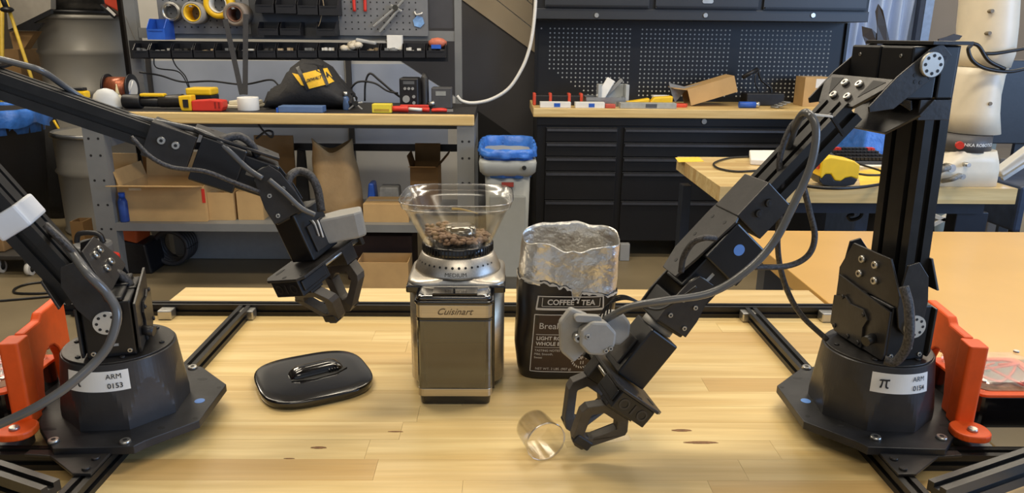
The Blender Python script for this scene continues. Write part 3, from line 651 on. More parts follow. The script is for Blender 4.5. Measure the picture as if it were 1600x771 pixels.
    smoked = clear_mat('smoked_plastic', (124, 112, 92), .10, .75, .12, .3)
    m = MB(); m.loft([cr(z0+.0242), cr(z0+.122)], smooth=False); m.build('ground_coffee_container', smoked, t, bevel=.0015)
    m = MB(); m.box(cx-.0395, cx+.0395, .903, .948, z0+.026, z0+.118); m.build('container_inner', M('container_inner_taupe', (150, 136, 110), .35, var=.08, scale=20), t, bevel=.004)
    m = MB(); m.box(cx-.039, cx+.039, .9025, .9029, z0+.088, z0+.0885); m.build('fill_line', ink, t)
    m = MB(); m.loft([cr(z0+.1222, -.0006), cr(z0+.1245, -.0006)], smooth=False); m.build('trim_line', gloss, t)
    m = MB(); m.loft([cr(z0+.1246), cr(z0+.143)], smooth=False); band = m.build('upper_band', steel, t, bevel=.0008)
    m = MB(); add_text(m, 'Cuisinart', .0125, lambda x, y: (cx+x, .8966, z0+.1335+y), off=.0001, shear=.45); lg = m.build('script_logo', M('logo_ink', (92, 78, 58), .5, var=.1), band)
    m = MB(); m.loft([cr(z0+.1432, -.001), cr(z0+.1465, -.0025), cr(z0+.149, -.002)], smooth=False); m.build('lid_rim', gloss, t, bevel=.001)
    m = MB(); m.loft([cr(z0+.1491, -.0005), cr(z0+.154, .003), cr(z0+.1555, .006)], smooth=True); m.build('clear_lid', smoked, t)
    m = MB(); m.box(cx-.028, cx+.030, .9, .925, z0+.1556, z0+.158); m.build('lid_slot', gloss, t, bevel=.0006)
    m = MB(); m.box(cx-.001, cx+.001, .905, .91, z0+.158, z0+.163); m.build('dial_pointer', ink, t)
grinder()

# ================================================================ grinder lid
cL = az(490, 590, TZ+.008)
m = MB(); a_ = R(20)
def lidring(hw, z, e=3.2, n=64):
    out = []
    for i in range(n):
        t_ = 2*math.pi*i/n; r = (abs(math.cos(t_)/hw)**e+abs(math.sin(t_)/(hw*.97))**e)**(-1/e); x, y = r*math.cos(t_), r*math.sin(t_)
        out.append((cL.x+x*math.cos(a_+R(7))-y*math.sin(a_+R(7)), cL.y+x*math.sin(a_+R(7))+y*math.cos(a_+R(7)), z))
    return out
lt = thing('grinder_lid', (cL.x, cL.y, TZ), 'glossy black rounded-square hopper lid with recessed grip, lying on the table', 'lid')
m = MB(); m.loft([lidring(.074, TZ+.0003), lidring(.0765, TZ+.002), lidring(.078, TZ+.010), lidring(.0772, TZ+.0122), lidring(.075, TZ+.0128), lidring(.06, TZ+.0135), lidring(.02, TZ+.0145)]); m.build('lid_shell', gloss, lt)
FL = Matrix.Translation((cL.x+.004, cL.y+.004, TZ+.0135)) @ Matrix.Rotation(R(33), 4, 'Z')
m = MB(FL)
rings = []
for k in range(9):
    f = k/8*math.pi/2; h = .013*math.sin(f); rings.append([(x, y+.004, h) for x, y in rrect(.076*math.cos(f*.75), .030*(math.cos(f*.9)), .010*math.cos(f*.9), n=4)])
m.loft(rings); m.build('grip_bulge', gloss, lt)
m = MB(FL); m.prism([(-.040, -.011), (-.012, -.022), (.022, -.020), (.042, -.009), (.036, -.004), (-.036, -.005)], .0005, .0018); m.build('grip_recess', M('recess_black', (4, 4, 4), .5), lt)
m = MB(FL)
for k in range(4): m.box(.014+k*.004, .016+k*.004, -.013, -.006, .001, .006)
m.build('latch_teeth', gloss, lt, bevel=.0004)

# ================================================================ coffee bag
def bag():
    cx, cy = .0885, 1.008; n = 96; a0, b0 = .0655, .040
    t = thing('coffee_bag', (cx, cy, TZ), 'open black coffee bag with torn silver foil top behind the right gripper', 'bag')
    cxz = lambda z: cx+.013*(z-TZ)/.21
    def ab(z):
        f = (z-TZ)/.21; a = a0*(.93+.12*min(1, f*4)*(1)+.0*f)+.004*f; b = b0*(.9+.15*math.sin(min(1, f*1.3)*math.pi*.6)); return a, b
    def surf(i, z, off=0):
        a, b = ab(z); th = 2*math.pi*i/n; e = 3.4; c_, s_ = math.cos(th), math.sin(th)
        r = (abs(c_/a)**e+abs(s_/b)**e)**(-1/e)+off; return Vector((cxz(z)+r*c_, cy+r*s_, z))
    def wob(p, amp, fq): 
        nv = noise.noise_vector(p*fq); return p+nv*amp
    zf, zb_ = .947, .968
    def ztop(i):   # the rim is lower in front
        s_ = math.sin(2*math.pi*i/n); return zf+(zb_-zf)*(s_+1)/2+.007*noise.noise(Vector((math.cos(2*math.pi*i/n)*2.2, math.sin(2*math.pi*i/n)*2.2, 5)))
    def zmid(i):
        x = math.cos(2*math.pi*i/n); return .893-.012*x+.004*noise.noise(Vector((i*.35, 0, 0)))-(.012 if abs(((i-n*.77) % n)) < 4 else 0)
    def fold(z, i, th):  # flat front fold
        return 0
    K = 34; rings = []
    for k in range(K+1):
        f = k/K; ring = []
        for i in range(n):
            z = TZ+.0005+(zmid(i)-TZ)*f; p = surf(i, z, -.004*max(0, 1-f*9)**2); amp = .0022*min(1, f*3)
            fr_ = math.sin(2*math.pi*i/n) < -.75
            ring.append(wob(p, amp*(.25 if fr_ else 1), 22)+Vector((0, 0, 0)))
        rings.append(ring)
    for r_ in rings:
        for p in r_: p.z = max(p.z, TZ+.0003)
    m = MB(); m.loft(rings, cap0=True, cap1=False); bd = m.build('printed_body', M('coffee_bag_film', (30, 26, 25), .3, var=.15, scale=20, bump=.12, bscale=30), t)
    so = bd.modifiers.new('s', 'SOLIDIFY'); so.thickness = .0006; so.offset = -1
    rings = []; K2 = 30
    for k in range(K2+1):
        f = k/K2; ring = []
        for i in range(n):
            z = zmid(i)-.006+(ztop(i)-zmid(i)+.006)*f; p = surf(i, z, -.0012-.003*f); ring.append(wob(wob(p, .0036*min(1, .25+f*2)*(1-.5*f), 24), .0006, 60))
        rings.append(ring)
    for k in range(14):
        f = k/14; ring = []
        for i in range(n):
            z = ztop(i)-(.09)*f; p = surf(i, z, -.0042-.002*f); ring.append(wob(wob(p, .0018+.003*f, 24), .0006, 60))
        rings.append(ring)
    foil = M('crumpled_foil', (226, 223, 216), .34, .9, var=.05, scale=40, bump=.9, bscale=24)
    m = MB(); m.loft(rings, cap0=False, cap1=False); m.build('foil_liner', foil, t)
    m = MB(); m.loft([[surf(i, TZ+.12, -.006) for i in range(n)]], cap0=False); m.build('coffee_inside', M('ground_coffee', (60, 36, 22), .9, var=.4, scale=200), t)
    # torn white edge under the foil
    rings = [[wob(surf(i, zmid(i)+.003*noise.noise(Vector((i*.9, 3, 0))), .0006), .0012, 40) for i in range(n)], [wob(surf(i, zmid(i)-.003+.004*noise.noise(Vector((i*.6, 7, 0))), .0012), .0012, 40) for i in range(n)]]
    m = MB(); m.loft(rings, cap0=False, cap1=False); m.build('torn_edge', M('torn_edge_white', (190, 186, 178), .5, var=.1), t)
    # front print
    def front(x, z, o=.0012):
        a, b = ab(z); e = 3.4; xx = min(abs(x-0)/a, .985); y = -b*(1-xx**e)**(1/e)
        # same wobble as the film
        p = Vector((cxz(z)+x, cy+y, z)); q_ = wob(p, .0022*.25, 22); q_.y -= o; return q_
    tan_ = M('bag_brown_panel', (54, 38, 30), .42, var=.08); cream = M('bag_print_white', (196, 192, 186), .5, var=.04)
    def patch(x0, x1, z0, z1, mt, name, o=.0009, nx=12, nz=10):
        vs = [front(x0+(x1-x0)*i/nx, z0+(z1-z0)*j/nz, o) for j in range(nz+1) for i in range(nx+1)]
        m = MB(); m.add(vs, [(j*(nx+1)+i, j*(nx+1)+i+1, (j+1)*(nx+1)+i+1, (j+1)*(nx+1)+i) for j in range(nz) for i in range(nx)], smooth=True); return m.build(name, mt, t)
    patch(-.045, .052, TZ+.016, TZ+.103, tan_, 'brown_panel')
    m = MB(); m.mat(cream)
    def line(x0, z0, x1, z1, w_=.0006):
        k = 14; pts = [(x0+(x1-x0)*i/k, z0+(z1-z0)*i/k) for i in range(k+1)]; nx, nz = -(z1-z0), (x1-x0); L = math.hypot(nx, nz); nx, nz = nx/L*w_, nz/L*w_
        m.add([front(x+nx, z+nz, .0016) for x, z in pts]+[front(x-nx, z-nz, .0016) for x, z in pts], [(i, i+1, k+2+i, k+1+i) for i in range(k)])
    x0, x1 = -.045, .052; zt_, zb2 = TZ+.104, TZ+.015
    for l in ((x0, zt_, x1, zt_), (x0, zb2, x1, zb2), (x0, zb2, x0, zt_), (x1, zb2, x1, zt_)): line(*l)
    line(x0+.004, TZ+.0735, x1-.006, TZ+.0735, .0004); line(x0+.004, TZ+.0535, x1-.006, TZ+.0535, .0003)
    # banner
    line(-.044, TZ+.1125, .050, TZ+.1125, .0016); line(-.043, TZ+.131, .048, TZ+.131, .0007); line(-.0435, TZ+.112, -.042, TZ+.131, .001); line(.050, TZ+.112, .048, TZ+.131, .001); line(-.036, TZ+.1165, .044, TZ+.1165, .0004)
    line(-.036, TZ+.1165, -.036, TZ+.129, .0004); line(.044, TZ+.1165, .044, TZ+.129, .0004)
    T_ = lambda s_, sz, x, z, ax='LEFT', off=0: add_text(m, s_, sz, lambda a, b: front(a, b, .0017), x=x, y=z, ax=ax, off=off)
    T_('COFFEE • TEA', .0108, .004, TZ+.1225, 'CENTER', .0003)
    T_('Breakfast Blend', .0132, -.038, TZ+.0865); T_('LIGHT ROAST', .0078, -.040, TZ+.0675, off=.0002); T_('WHOLE BEAN', .0078, -.040, TZ+.059, off=.0002)
    T_('TASTING NOTES', .0048, -.041, TZ+.0485); T_('Mild, Smooth,', .0048, -.041, TZ+.043); T_('Sweet', .0048, -.041, TZ+.0375)
    T_('NET WT. 2 LBS. (907 g)', .0052, -.038, TZ+.0195)
    for k, s_ in enumerate(('BOAR', 'OF T', '11')): T_(s_, .0068, .028, TZ+.045-.0075*k, 'CENTER', .0002)
    for j in range(26):
        a = j*2*math.pi/26; line(.028+.0135*math.cos(a), TZ+.0375+.0135*math.sin(a), .028+.0165*math.cos(a+.15), TZ+.0375+.0165*math.sin(a+.15), .0007)
    m.build('printed_lettering', None, t)
bag()

# ================================================================ clear scoop held by the right gripper
def scoop():
    mo = az(852, 685, TZ+.032); 
    ax = Vector((-.28, .62, .28)); ax.normalize()   # from mouth to closed end
    # mouth faces the camera, closed end lies up and to the left
    c0 = az(853, 691, TZ+.0255); ax = Vector((-.36, .93, .02)).normalized(); sx = ax.cross(Vector((0, 0, 1))).normalized(); sy = ax.cross(sx).normalized()
    f = frame(c0, sx, sy, ax)
    t = thing('measuring_scoop', (c0.x, c0.y, TZ), 'small clear plastic scoop held just above the table by the right gripper', 'scoop')
    m = MB(f); m.lathe([(.0232, 0), (.0243, .0), (.0243, .002), (.0232, .003), (.0212, .038), (.0202, .039), (.001, .039), (.001, .0378), (.0198, .0378), (.0204, .037), (.0222, .003), (.0232, 0)], n=48, cap0=False, cap1=False); m.build('cup', clearp, t)
    m = MB(f); m.lathe([(.0232, -.0003), (.0246, -.0003), (.0246, .0012), (.0232, .0012)], n=48, cap0=False, cap1=False); m.build('rim', MATS['clear_rim'], t)
    h0 = c0+Vector((.0235, .004, -.006)); h1 = ay(984, 684, .80)
    m = MB(); m.bar(h0, h1, .009, .0022, (0, 1, .3)); m.build('handle', clearp, t, bevel=.0006)
scoop()

# ================================================================ cables and printed covers belonging to the arms
root, P, FA, GF, FWR, L, q, d = RA
def cab(root, pts, r, mt, name='cable', n=10): m = MB(); m.tube(pts, r, n=n); return m.build(name, mt, root)
AP = lambda px, py, y: ay(px, py, y)
# right arm: sleeve cable along the forearm down to the gripper
cab(root, [AP(1222, 330, .85), AP(1226, 262, .84), AP(1240, 205, .80), AP(1258, 176, .77), AP(1275, 200, .755), AP(1268, 255, .75), AP(1240, 320, .745), AP(1208, 380, .74), AP(1165, 425, .735), AP(1110, 458, .735), AP(1040, 470, .735), AP(985, 480, .745), AP(945, 500, .77)], .0042, M('grey_hose', (92, 92, 92), .25, .1, var=.1), 'cable_hose')
cab(root, [AP(1258, 180, .80), AP(1235, 200, .80), AP(1218, 250, .80), AP(1222, 300, .80), AP(1215, 380, .82), AP(1225, 440, .835), AP(1250, 490, .842), AP(1292, 531, .842)], .0034, braid_m, 'cable_sleeve')
cab(root, [AP(1255, 290, .80), AP(1265, 330, .80), AP(1273, 370, .80), AP(1262, 400, .80), AP(1230, 416, .80), AP(1175, 418, .79)], .0034, braid_m, 'cable_sleeve')
cab(root, [AP(1412, 448, .745), AP(1420, 480, .735), AP(1421, 520, .73), AP(1414, 548, .735), AP(1398, 566, .74), AP(1382, 563, .745)], .0052, braid_m, 'cable_sleeve')
cab(root, [AP(1064, 425, .77), AP(1068, 402, .765), AP(1082, 380, .755), AP(1100, 372, .75), AP(1118, 373, .755)], .0034, braid_m, 'cable_sleeve')
for k in range(4): cab(root, [AP(935+6*k, 500, .775), AP(948+3*k, 478-3*k, .77), AP(975, 468-2*k, .765), AP(1002, 474, .77)], .0009, cable_m, 'wire', 6)
cab(root, [AP(1000, 478, .76), AP(1030, 484, .755), AP(1058, 470, .75), AP(1088, 448, .748)], .0016, cable_m, 'wire', 6)
for a, b in (((1265, 181), (1308, 175)),): 
    m = MB(); m.bar(AP(1262, 178, .762), AP(1300, 182, .762), .006, .002, (0, 1, 0)); m.build('cable_tie', white_m, root)
m = MB(); m.bar(AP(1296, 178, .768), AP(1318, 212, .77), .005, .003, (0, 1, 0)); m.build('cable_tie', black, root)
for k in range(5): cab(root, [AP(1396, 146+k*2, .79), AP(1412, 156+k*2, .785), AP(1424, 160+k*3, .78)], .0016, cable_m, 'wire', 6)
# printed camera cover on the right gripper
def octo(r, n=8, rot=22.5, sx=1, sy=1): return [(sx*r*math.cos(R(rot+360*i/n)), sy*r*math.sin(R(rot+360*i/n))) for i in range(n)]
cc = AP(932, 527, .755); f = frame(cc, (math.cos(R(38)), 0, -math.sin(R(38))), (math.sin(R(38))*.9, .25, math.cos(R(38))*.9), (.1, -1, .1))
xx = Vector((1, .12, -.1)).normalized(); zz = Vector((.05, -1, .12)); yy = zz.cross(xx).normalized(); zz = xx.cross(yy).normalized(); f = frame(cc, xx, yy, zz)
m = MB(f); m.prism(octo(.0215, sx=1.02, sy=.95), -.012, .008); cv = m.build('camera_cover', grey_print, root, bevel=.003)
for a, b in ((-.012, .002), (.010, -.013), (.015, -.010)):
    plate_bolt('screw', cv, f @ Vector((a, b, .008)), zz, .0028, .0015)
m = MB(f); m.prism([(-.041, .012), (-.030, .029), (-.008, .022), (-.006, -.018), (-.020, -.034), (-.036, -.022)], -.020, -.008); o = m.build('camera_cover', grey_print, root, bevel=.003)
m = MB(f); m.prism(rrect(.03, .008, .004, cx=-.012, cy=.020), -.008, .002); m.build('cover_lug', grey_print, o, bevel=.001)
plate_bolt('screw', o, f @ Vector((-.021, -.002, -.008)), zz, .005, .012)
m = MB(f); m.prism(octo(.02, sx=.9), -.035, -.013, fr=f @ Matrix.Translation((.026, .006, 0))); m.build('camera_bracket', grey_print, root, bevel=.003)
# left arm cables and cover
root, P, FA, GF, FWR, L, q, d = LA
hose = MATS['grey_hose']
cab(root, [AP(-20, 88, .80), AP(30, 100, .81), AP(67, 112, .82), AP(104, 137, .85), AP(160, 172, .87), AP(228, 187, .865), (AP(311, 205, .865)), AP(350, 229, .86), AP(385, 262, .865), AP(410, 279, .868)], .0035, hose, 'cable_hose')
cab(root, [AP(205, 214, .80), AP(235, 245, .80), AP(270, 262, .81), AP(320, 268, .82), AP(365, 285, .84), AP(405, 300, .86)], .0026, braid_m, 'cable_sleeve')
cab(root, [AP(345, 219, .87), AP(372, 213, .88), (AP(392, 225, .885)), AP(402, 244, .89)], .0048, braid_m, 'cable_sleeve')
cab(root, [AP(449, 300, .885), AP(452, 278, .89), AP(466, 268, .90), AP(484, 274, .90), AP(496, 295, .90), AP(502, 330, .90)], .0052, braid_m, 'cable_sleeve')
cab(root, [AP(420, 281, .865), AP(445, 302, .87), AP(470, 325, .875), AP(492, 336, .88)], .0034, hose, 'cable_hose')
for k in range(4): cab(root, [AP(484+4*k, 345, .885), AP(490+3*k, 352, .88), AP(496+3*k, 368+k, .88)], .0012, M('white_wire', (190, 190, 190), .4) if k % 2 else cable_m, 'wire', 6)
cab(root, [AP(-30, 240, .86), AP(20, 296, .86), AP(64, 345, .85), AP(103, 383, .79), AP(135, 425, .745), (AP(168, 460, .745)), AP(183, 492, .74), AP(172, 535, .73), AP(150, 565, .72), AP(105, 605, .70), AP(50, 640, .685), AP(-20, 672, .68)], .0048, hose, 'cable_hose')
cab(root, [AP(168, 437, .86), AP(182, 428, .86), AP(198, 440, .86), AP(210, 462, .86), AP(222, 485, .86)], .006, braid_m, 'cable_sleeve')
cab(root, [AP(70, 352, .77), AP(120, 400, .77), AP(150, 440, .77), AP(168, 470, .78)], .0030, braid_m, 'cable_sleeve')
# white wrap round the upper arm
m = MB(FWR); m.box(.130, .157, -.034, .034, -.030, .006); m.build('white_tape_wrap', M('white_tape', (214, 216, 218), .5, var=.05), root, bevel=.003)
# printed grey camera box at the left wrist
cc = ay(535, 352, .93); f = frame(cc, (.95, .25, .18), (-.25, .96, 0), (-.18, 0, 1)); f = frame(cc, Vector((.95, .2, .16)), Vector((-.2, .97, 0)), Vector((.95, .2, .16)).cross(Vector((-.2, .97, 0))))
m = MB(f); m.prism([(-.030, -.018), (-.020, .012), (.0, .019), (.028, .016), (.028, -.012), (.018, -.018)], -.017, .017); m.build('camera_cover', grey_print, root, bevel=.003)
m = MB(f); m.prism(rrect(.05, .03, .004, cx=-.02), -.010, .010, fr=f @ Matrix.Translation((-.022, 0, -.004))); m.build('camera_bracket', black, root, bevel=.002)
# ================================================================ background: workbench with pegboard on the left
ZB = .865; YF = 3.5; YK = 4.12
wbn = thing('workbench', (-1.07, 3.8, 0), 'grey steel workbench with black top and wooden edge along the left', 'workbench')
xl, xr = ay(105, 178, YF).x, ay(741, 185, YF).x
m = MB(); m.box(xl, xr, YF+.03, YK, ZB-.04, ZB); m.build('worktop', M('black_mat', (38, 36, 36), .6, var=.3, scale=8), wbn, bevel=.003)
m = MB(); m.box(xl, xr, YF, YF+.0295, ZB-.05, ZB+.001); m.build('wooden_edge', wood_e, wbn, bevel=.006)
LX = [(ay(125, 197, YF).x, ay(157, 197, YF).x), (ay(714, 230, YF).x, ay(741, 230, YF).x)]
for x0, x1 in LX:
    for yy in (YF+.01, YK-.07):
        m = MB(); m.prism([(x0, yy), (x1, yy), (x1, yy+.06), (x1-.004, yy+.06), (x1-.004, yy+.004), (x0+.004, yy+.004), (x0+.004, yy+.06), (x0, yy+.06)], .008, ZB-.0505); lg = m.build('leg', gray_steel, wbn)
        m = MB(); m.box(x0-.015, x1+.015, yy-.01, yy+.07, 0, .008); m.build('foot_plate', gray_steel, lg)
        if yy < YF+.1:
            m = MB()
            for zz in (.18, .3, .42, .54, .66, .74):
                for xx in (x0+.025, x1-.025): m.cyl((xx, yy-.0006, zz), (xx, yy, zz), .006, n=10)
            o = m.build('bolt_holes', ink, lg); o['kind'] = 'stuff'
    m = MB(); m.box(x0+.0, x1, YF+.075, YK-.075, ZB-.17, ZB-.052); m.build('side_rail', gray_steel, wbn)
m = MB(); m.box(LX[0][1]+.001, LX[1][0]-.001, YF+.012, YK-.02, .318, .33); m.box(LX[0][1]+.001, LX[1][0]-.001, YF+.008, YF+.0119, .292, .33); m.build('lower_shelf', gray_steel, wbn)
m = MB(); m.box(LX[0][1], LX[1][0], YK-.012, YK-.0, .60, .64); m.build('back_rail', black, wbn)
m = MB(); m.box(LX[0][1], LX[1][0], YK-.010, YK-.002, ZB-.14, ZB-.052); m.build('back_rail', gray_steel, wbn)
# uprights, beam
for a, b in ((205, 222), (711, 722)):
    x0, x1 = ay(a, 60, YK).x, ay(b, 60, YK).x
    m = MB(); m.box(x0, x1, YK-.04, YK, ZB+.001, 1.75); m.build('upright', gray_steel, wbn)
_, _, z0, z1 = rc(222, 46, 711, 62, YK-.03)
m = MB(); m.box(ay(222, 60, YK).x+.001, ay(711, 60, YK).x-.001, YK-.035, YK-.005, z0, z1); m.build('beam', gray_steel, wbn)
def pegpanel(px0, px1, py1, name, mt, holes=True, pitch=.0335, y=YK-.06):
    x0, x1, z0, z1 = rc(px0, -60, px1, py1, y)
    m = MB(); m.box(x0, x1, y, y+.018, z0, z1); o = m.build(name, mt, wbn, bevel=.001)
    if holes:
        m = MB(); nx = int((x1-x0)/pitch); nz = int((z1-z0)/pitch)
        for i in range(1, nx):
            for j in range(1, nz):
                x, z = x0+i*pitch, z0+j*pitch; m.add([(x+.0045*math.cos(k*math.pi/3), y-.0006, z+.0045*math.sin(k*math.pi/3)) for k in range(6)], [tuple(range(6))])
        h = m.build('peg_holes', ink, o); h['kind'] = 'stuff'
    return x0, x1, z0, z1
pegm = M('grey_pegboard', (112, 114, 118), .5, var=.05)
pegpanel(244, 388, 53, 'pegboard_panel', pegm); pegpanel(528, 668, 56, 'pegboard_panel', pegm)
pegpanel(389, 527, 60, 'louvre_panel', M('louvre_dark', (66, 68, 72), .5, var=.05), holes=False)
m = MB(); x0, x1, z0, z1 = rc(670, -60, 711, 44, YK-.03); m.box(x0, x1, YK-.03, YK-.01, z0, z1); m.build('side_panel', M('side_panel_charcoal', (62, 62, 66), .6, var=.06), wbn)
# bin rail with a row of black bins
yb = YK-.075
_, _, z0, z1 = rc(203, 72, 700, 91, yb)
m = MB(); m.box(ay(203, 80, yb).x, ay(700, 80, yb).x, yb, yb+.012, z0-.01, z1+.02); m.build('bin_rail', M('rail_black', (30, 30, 32), .5), wbn)
binm = M('black_bin_plastic', (26, 26, 30), .4, var=.2, scale=14)
def bin_(x0, x1, z0, z1, y1, dep, mt, label, group, cat='bin', name='parts_bin'):
    t = .003; y0 = y1-dep
    o = thing(name, ((x0+x1)/2, y1-dep/2, z0), label, cat, group)
    m = MB(); m.box(x0, x1, y0, y1, z0, z0+t); m.box(x0, x1, y1-t, y1, z0+t, z1)
    for xx in (x0, x1-t): m.prism([(y0, z0+t), (y1-t, z0+t), (y1-t, z1), (y0+dep*.35, z1), (y0, z0+(z1-z0)*.55)], xx, xx+t, axis='x')
    m.box(x0+t, x1-t, y0, y0+t, z0+t, z0+(z1-z0)*.5); m.build('body', mt, o)
    m = MB(); m.box(x0+.01, x1-.01, y0-.004, y0, z0+(z1-z0)*.42, z0+(z1-z0)*.5); m.build('front_lip', mt, o)
    return o
edges = [206, 232, 267, 301, 335, 370, 400, 431, 464, 496, 528, 560, 593, 630, 665, 697]
cont = {4: ('white caps', white_m), 6: ('small red packet', red_m), 9: ('white packets', paper)}
ords = ['first', 'second', 'third', 'fourth', 'fifth', 'sixth', 'seventh', 'eighth', 'ninth', 'tenth', 'eleventh', 'twelfth', 'thirteenth', 'fourteenth', 'fifteenth']
rr = random.Random(4); fillm = [M('fill_steel', (150, 150, 148), .4, .6, var=.3), white_m, M('fill_dark', (60, 58, 56), .6, var=.3), M('fill_tan', (170, 150, 120), .7, var=.2)]
for i in range(15):
    x0, x1, a, b = rc(edges[i]+1, 68, edges[i+1]-1, 90, yb-.1)
    o = bin_(x0, x1, a, b, yb-.0005, .1, binm, 'black parts bin, %s from the left on the bench bin rail' % ords[i], 'black bins on the bench rail')
    m = MB(); mt = fillm[i % 4]
    for k in range(9):
        cx, cy = rr.uniform(x0+.015, x1-.015), rr.uniform(yb-.085, yb-.02); s_ = rr.uniform(.006, .012); m.box(cx-s_, cx+s_, cy-s_, cy+s_, a+.0035, a+.02+rr.uniform(0, .03))
    m.mats = []; q_ = m.build('small_parts', mt, o); q_['kind'] = 'stuff'
# upper black bins on the louvre panel
for i, (a, b, c_, e_) in enumerate([(398, -6, 427, 20), (430, -6, 462, 21), (464, -6, 496, 23), (498, -6, 528, 24), (402, 34, 434, 55), (437, 34, 469, 55), (494, 34, 524, 56)]):
    x0, x1, z0, z1 = rc(a, b, c_, e_, YK-.16)
    bin_(x0, x1, z0, z1, YK-.0605, .1, binm, ('black bin in upper louvre row, %s from left' % ords[i]) if i < 4 else ['black bin in lower louvre row, leftmost', 'black bin in lower louvre row holding a white lump', 'black bin standing alone at right of lower louvre row'][i-4], 'black bins on the louvre panel')
x0, x1, z0, z1 = rc(226, 29, 254, 62, YK-.2)
bin_(x0, x1, z0, z1, YK-.0605, .12, blue_p, 'bright blue open bin hung on the pegboard by the left upright', None)
def single(name, mb, mt, label, cat, bevel=0, group=None, origin=None):
    o = mb.build(name, mt, bevel=bevel, origin=origin); return tag(o, label, cat, group)
# tape rolls on pegs
def roll(px, py, r_px, hole, mt, mt2, label, dep=.05, y=YK-.0608):
    c = ay(px, py, y-dep); r = r_px*c.y/F*1.05
    t = thing('tape_roll', (c.x, y, c.z), label, 'tape', 'rolls hung on the pegboard')
    n = 32; FR = frame((c.x, y, c.z), (1, 0, 0), (0, 0, 1), (0, -1, 0))
    m = MB(FR); m.lathe([(r*hole*1.12, .0), (r, 0), (r, dep), (r*hole*1.12, dep), (r*hole*1.12, 0)], n=n, cap0=False, cap1=False); m.build('tape', mt, t)
    m = MB(FR); m.lathe([(r*hole, -.0), (r*hole*1.11, 0), (r*hole*1.11, dep+.002), (r*hole, dep+.002), (r*hole, 0)], n=n, cap0=False, cap1=False); m.build('core', mt2, t)
    m = MB(FR); m.cyl((0, r*hole*.8, 0), (0, r*hole*.8, dep+.02), .005, n=8); m.build('peg', silver, t)
roll(266, 18, 13, .78, silver, silver, 'silver foil tape roll, leftmost on the pegboard')
roll(300, 20, 15, .72, M('grey_tape', (150, 146, 138), .5), yellow, 'grey tape roll with yellow core, second on the pegboard', .10)
roll(340, 6, 20, .55, yellow, white_m, 'big yellow tape roll at the top of the pegboard', .06)
roll(366, 22, 16, .6, M('brown_grey_tape', (128, 116, 104), .5), M('core_brown', (120, 84, 66), .7), 'brown-grey tape roll, rightmost on the pegboard', .12)
strap = M('grey_strap', (58, 58, 60), .8, var=.1, scale=80)
for (a, b), lab in ((((352, 30), (378, 148)), 'dark webbing strap slanting from pegboard to bench, left one'), (((384, 22), (383, 148)), 'dark webbing strap hanging straight from the rightmost tape roll')):
    p0 = ay(*a, YK-.21); p1 = ay(*b, YK-.24); m = MB(); m.bar(p0, p1, .026, .003, (1, 0, 0)); single('webbing_strap', m, strap, lab, 'strap', group='straps below the tape rolls', origin=p1)
# pliers, clamp, tag
x0, x1, z0, z1 = rc(551, -10, 572, 18, YK-.075)
pz = thing('pliers', ((x0+x1)/2, YK-.07, z0), 'red handled pliers hanging upside down on the right pegboard', 'pliers')
for a in (x0+.007, x1-.007):
    m = MB(); m.tube([(a, YK-.072, z0), (a, YK-.072, z0+.09), ((a+(x0+x1)/2)/2, YK-.072, z0+.14)], .0085, n=8); m.build('handle', red_m, pz)
m = MB(); m.prism([((x0+x1)/2-.02, z0+.13), ((x0+x1)/2+.02, z0+.13), ((x0+x1)/2+.004, z0+.2), ((x0+x1)/2-.004, z0+.2)], YK-.078, YK-.066, axis='y'); m.build('jaws', silver, pz)
cl = thing('locking_clamp', tuple(ay(615, 20, YK-.08)), 'silver locking clamp hung at a slant on the right pegboard', 'clamp')
for a, b in (((583, 42), (618, 12)), ((593, 50), (622, 16)), ((616, 16), (634, -4)), ((610, 8), (628, 18))):
    m = MB(); m.bar(ay(*a, YK-.085), ay(*b, YK-.085), .012, .008, (1, 0, 0)); m.build('arm', silver, cl, bevel=.002)
m = MB(); c_ = ay(618, 12, YK-.085); m.cyl(c_-Vector((0, .02, 0)), c_+Vector((0, .018, 0)), .014, n=12); m.build('pivot', M('pivot_dark', (70, 70, 66), .4, .6), cl)
c_ = ay(654, 34, YK-.066); m = MB(); m.cyl(c_, c_+Vector((0, .004, 0)), .031, n=6); tg = single('round_tag', m, M('pale_blue_tag', (120, 160, 210), .5, var=.3, scale=40), 'pale blue round tag hanging at the right of the pegboard', 'tag', origin=c_)
m = MB(); m.tube([c_+Vector((-.02, 0, .05)), c_+Vector((-.01, -.01, .036)), c_+Vector((.014, -.01, .04)), c_+Vector((.02, 0, .046))], .004, n=6); m.build('hook', white_m, tg)
# things tucked on the bins
x0, x1, z0, z1 = rc(603, 55, 627, 81, yb-.1); 
m = MB(); m.prism(rrect(x1-x0, .05, .004, cx=(x0+x1)/2, cy=yb-.045), z0+.01, z1); w1 = single('white_box', m, paper, 'small upright white box standing in the bin rail', 'box', .002, origin=((x0+x1)/2, yb-.04, z0))
x0, x1, z0, z1 = rc(668, 61, 697, 80, yb-.1); m = MB()
m.sphere(((x0+x1)/2, yb-.05, (z0+z1)/2+.01), .05, n=10, sc_=(1.0, .6, .55)); pk = single('packet', m, M('orange_packet', (196, 110, 84), .5, var=.2, scale=60), 'orange and blue packet bulging from the last rail bin', 'packet', origin=((x0+x1)/2, yb-.05, z0))
m = MB(); m.box((x0+x1)/2-.03, (x0+x1)/2+.02, yb-.085, yb-.078, z0+.012, z0+.032); m.build('blue_label', blue_p, pk)
m = MB(); r2 = random.Random(9); c_ = ay(548, 71, yb-.06)
for k in range(7): m.sphere((c_.x+r2.uniform(-.05, .05), yb-.05+r2.uniform(-.02, .02), c_.z+r2.uniform(-.02, .02)), .026, n=8, sc_=(1, .8, .7))
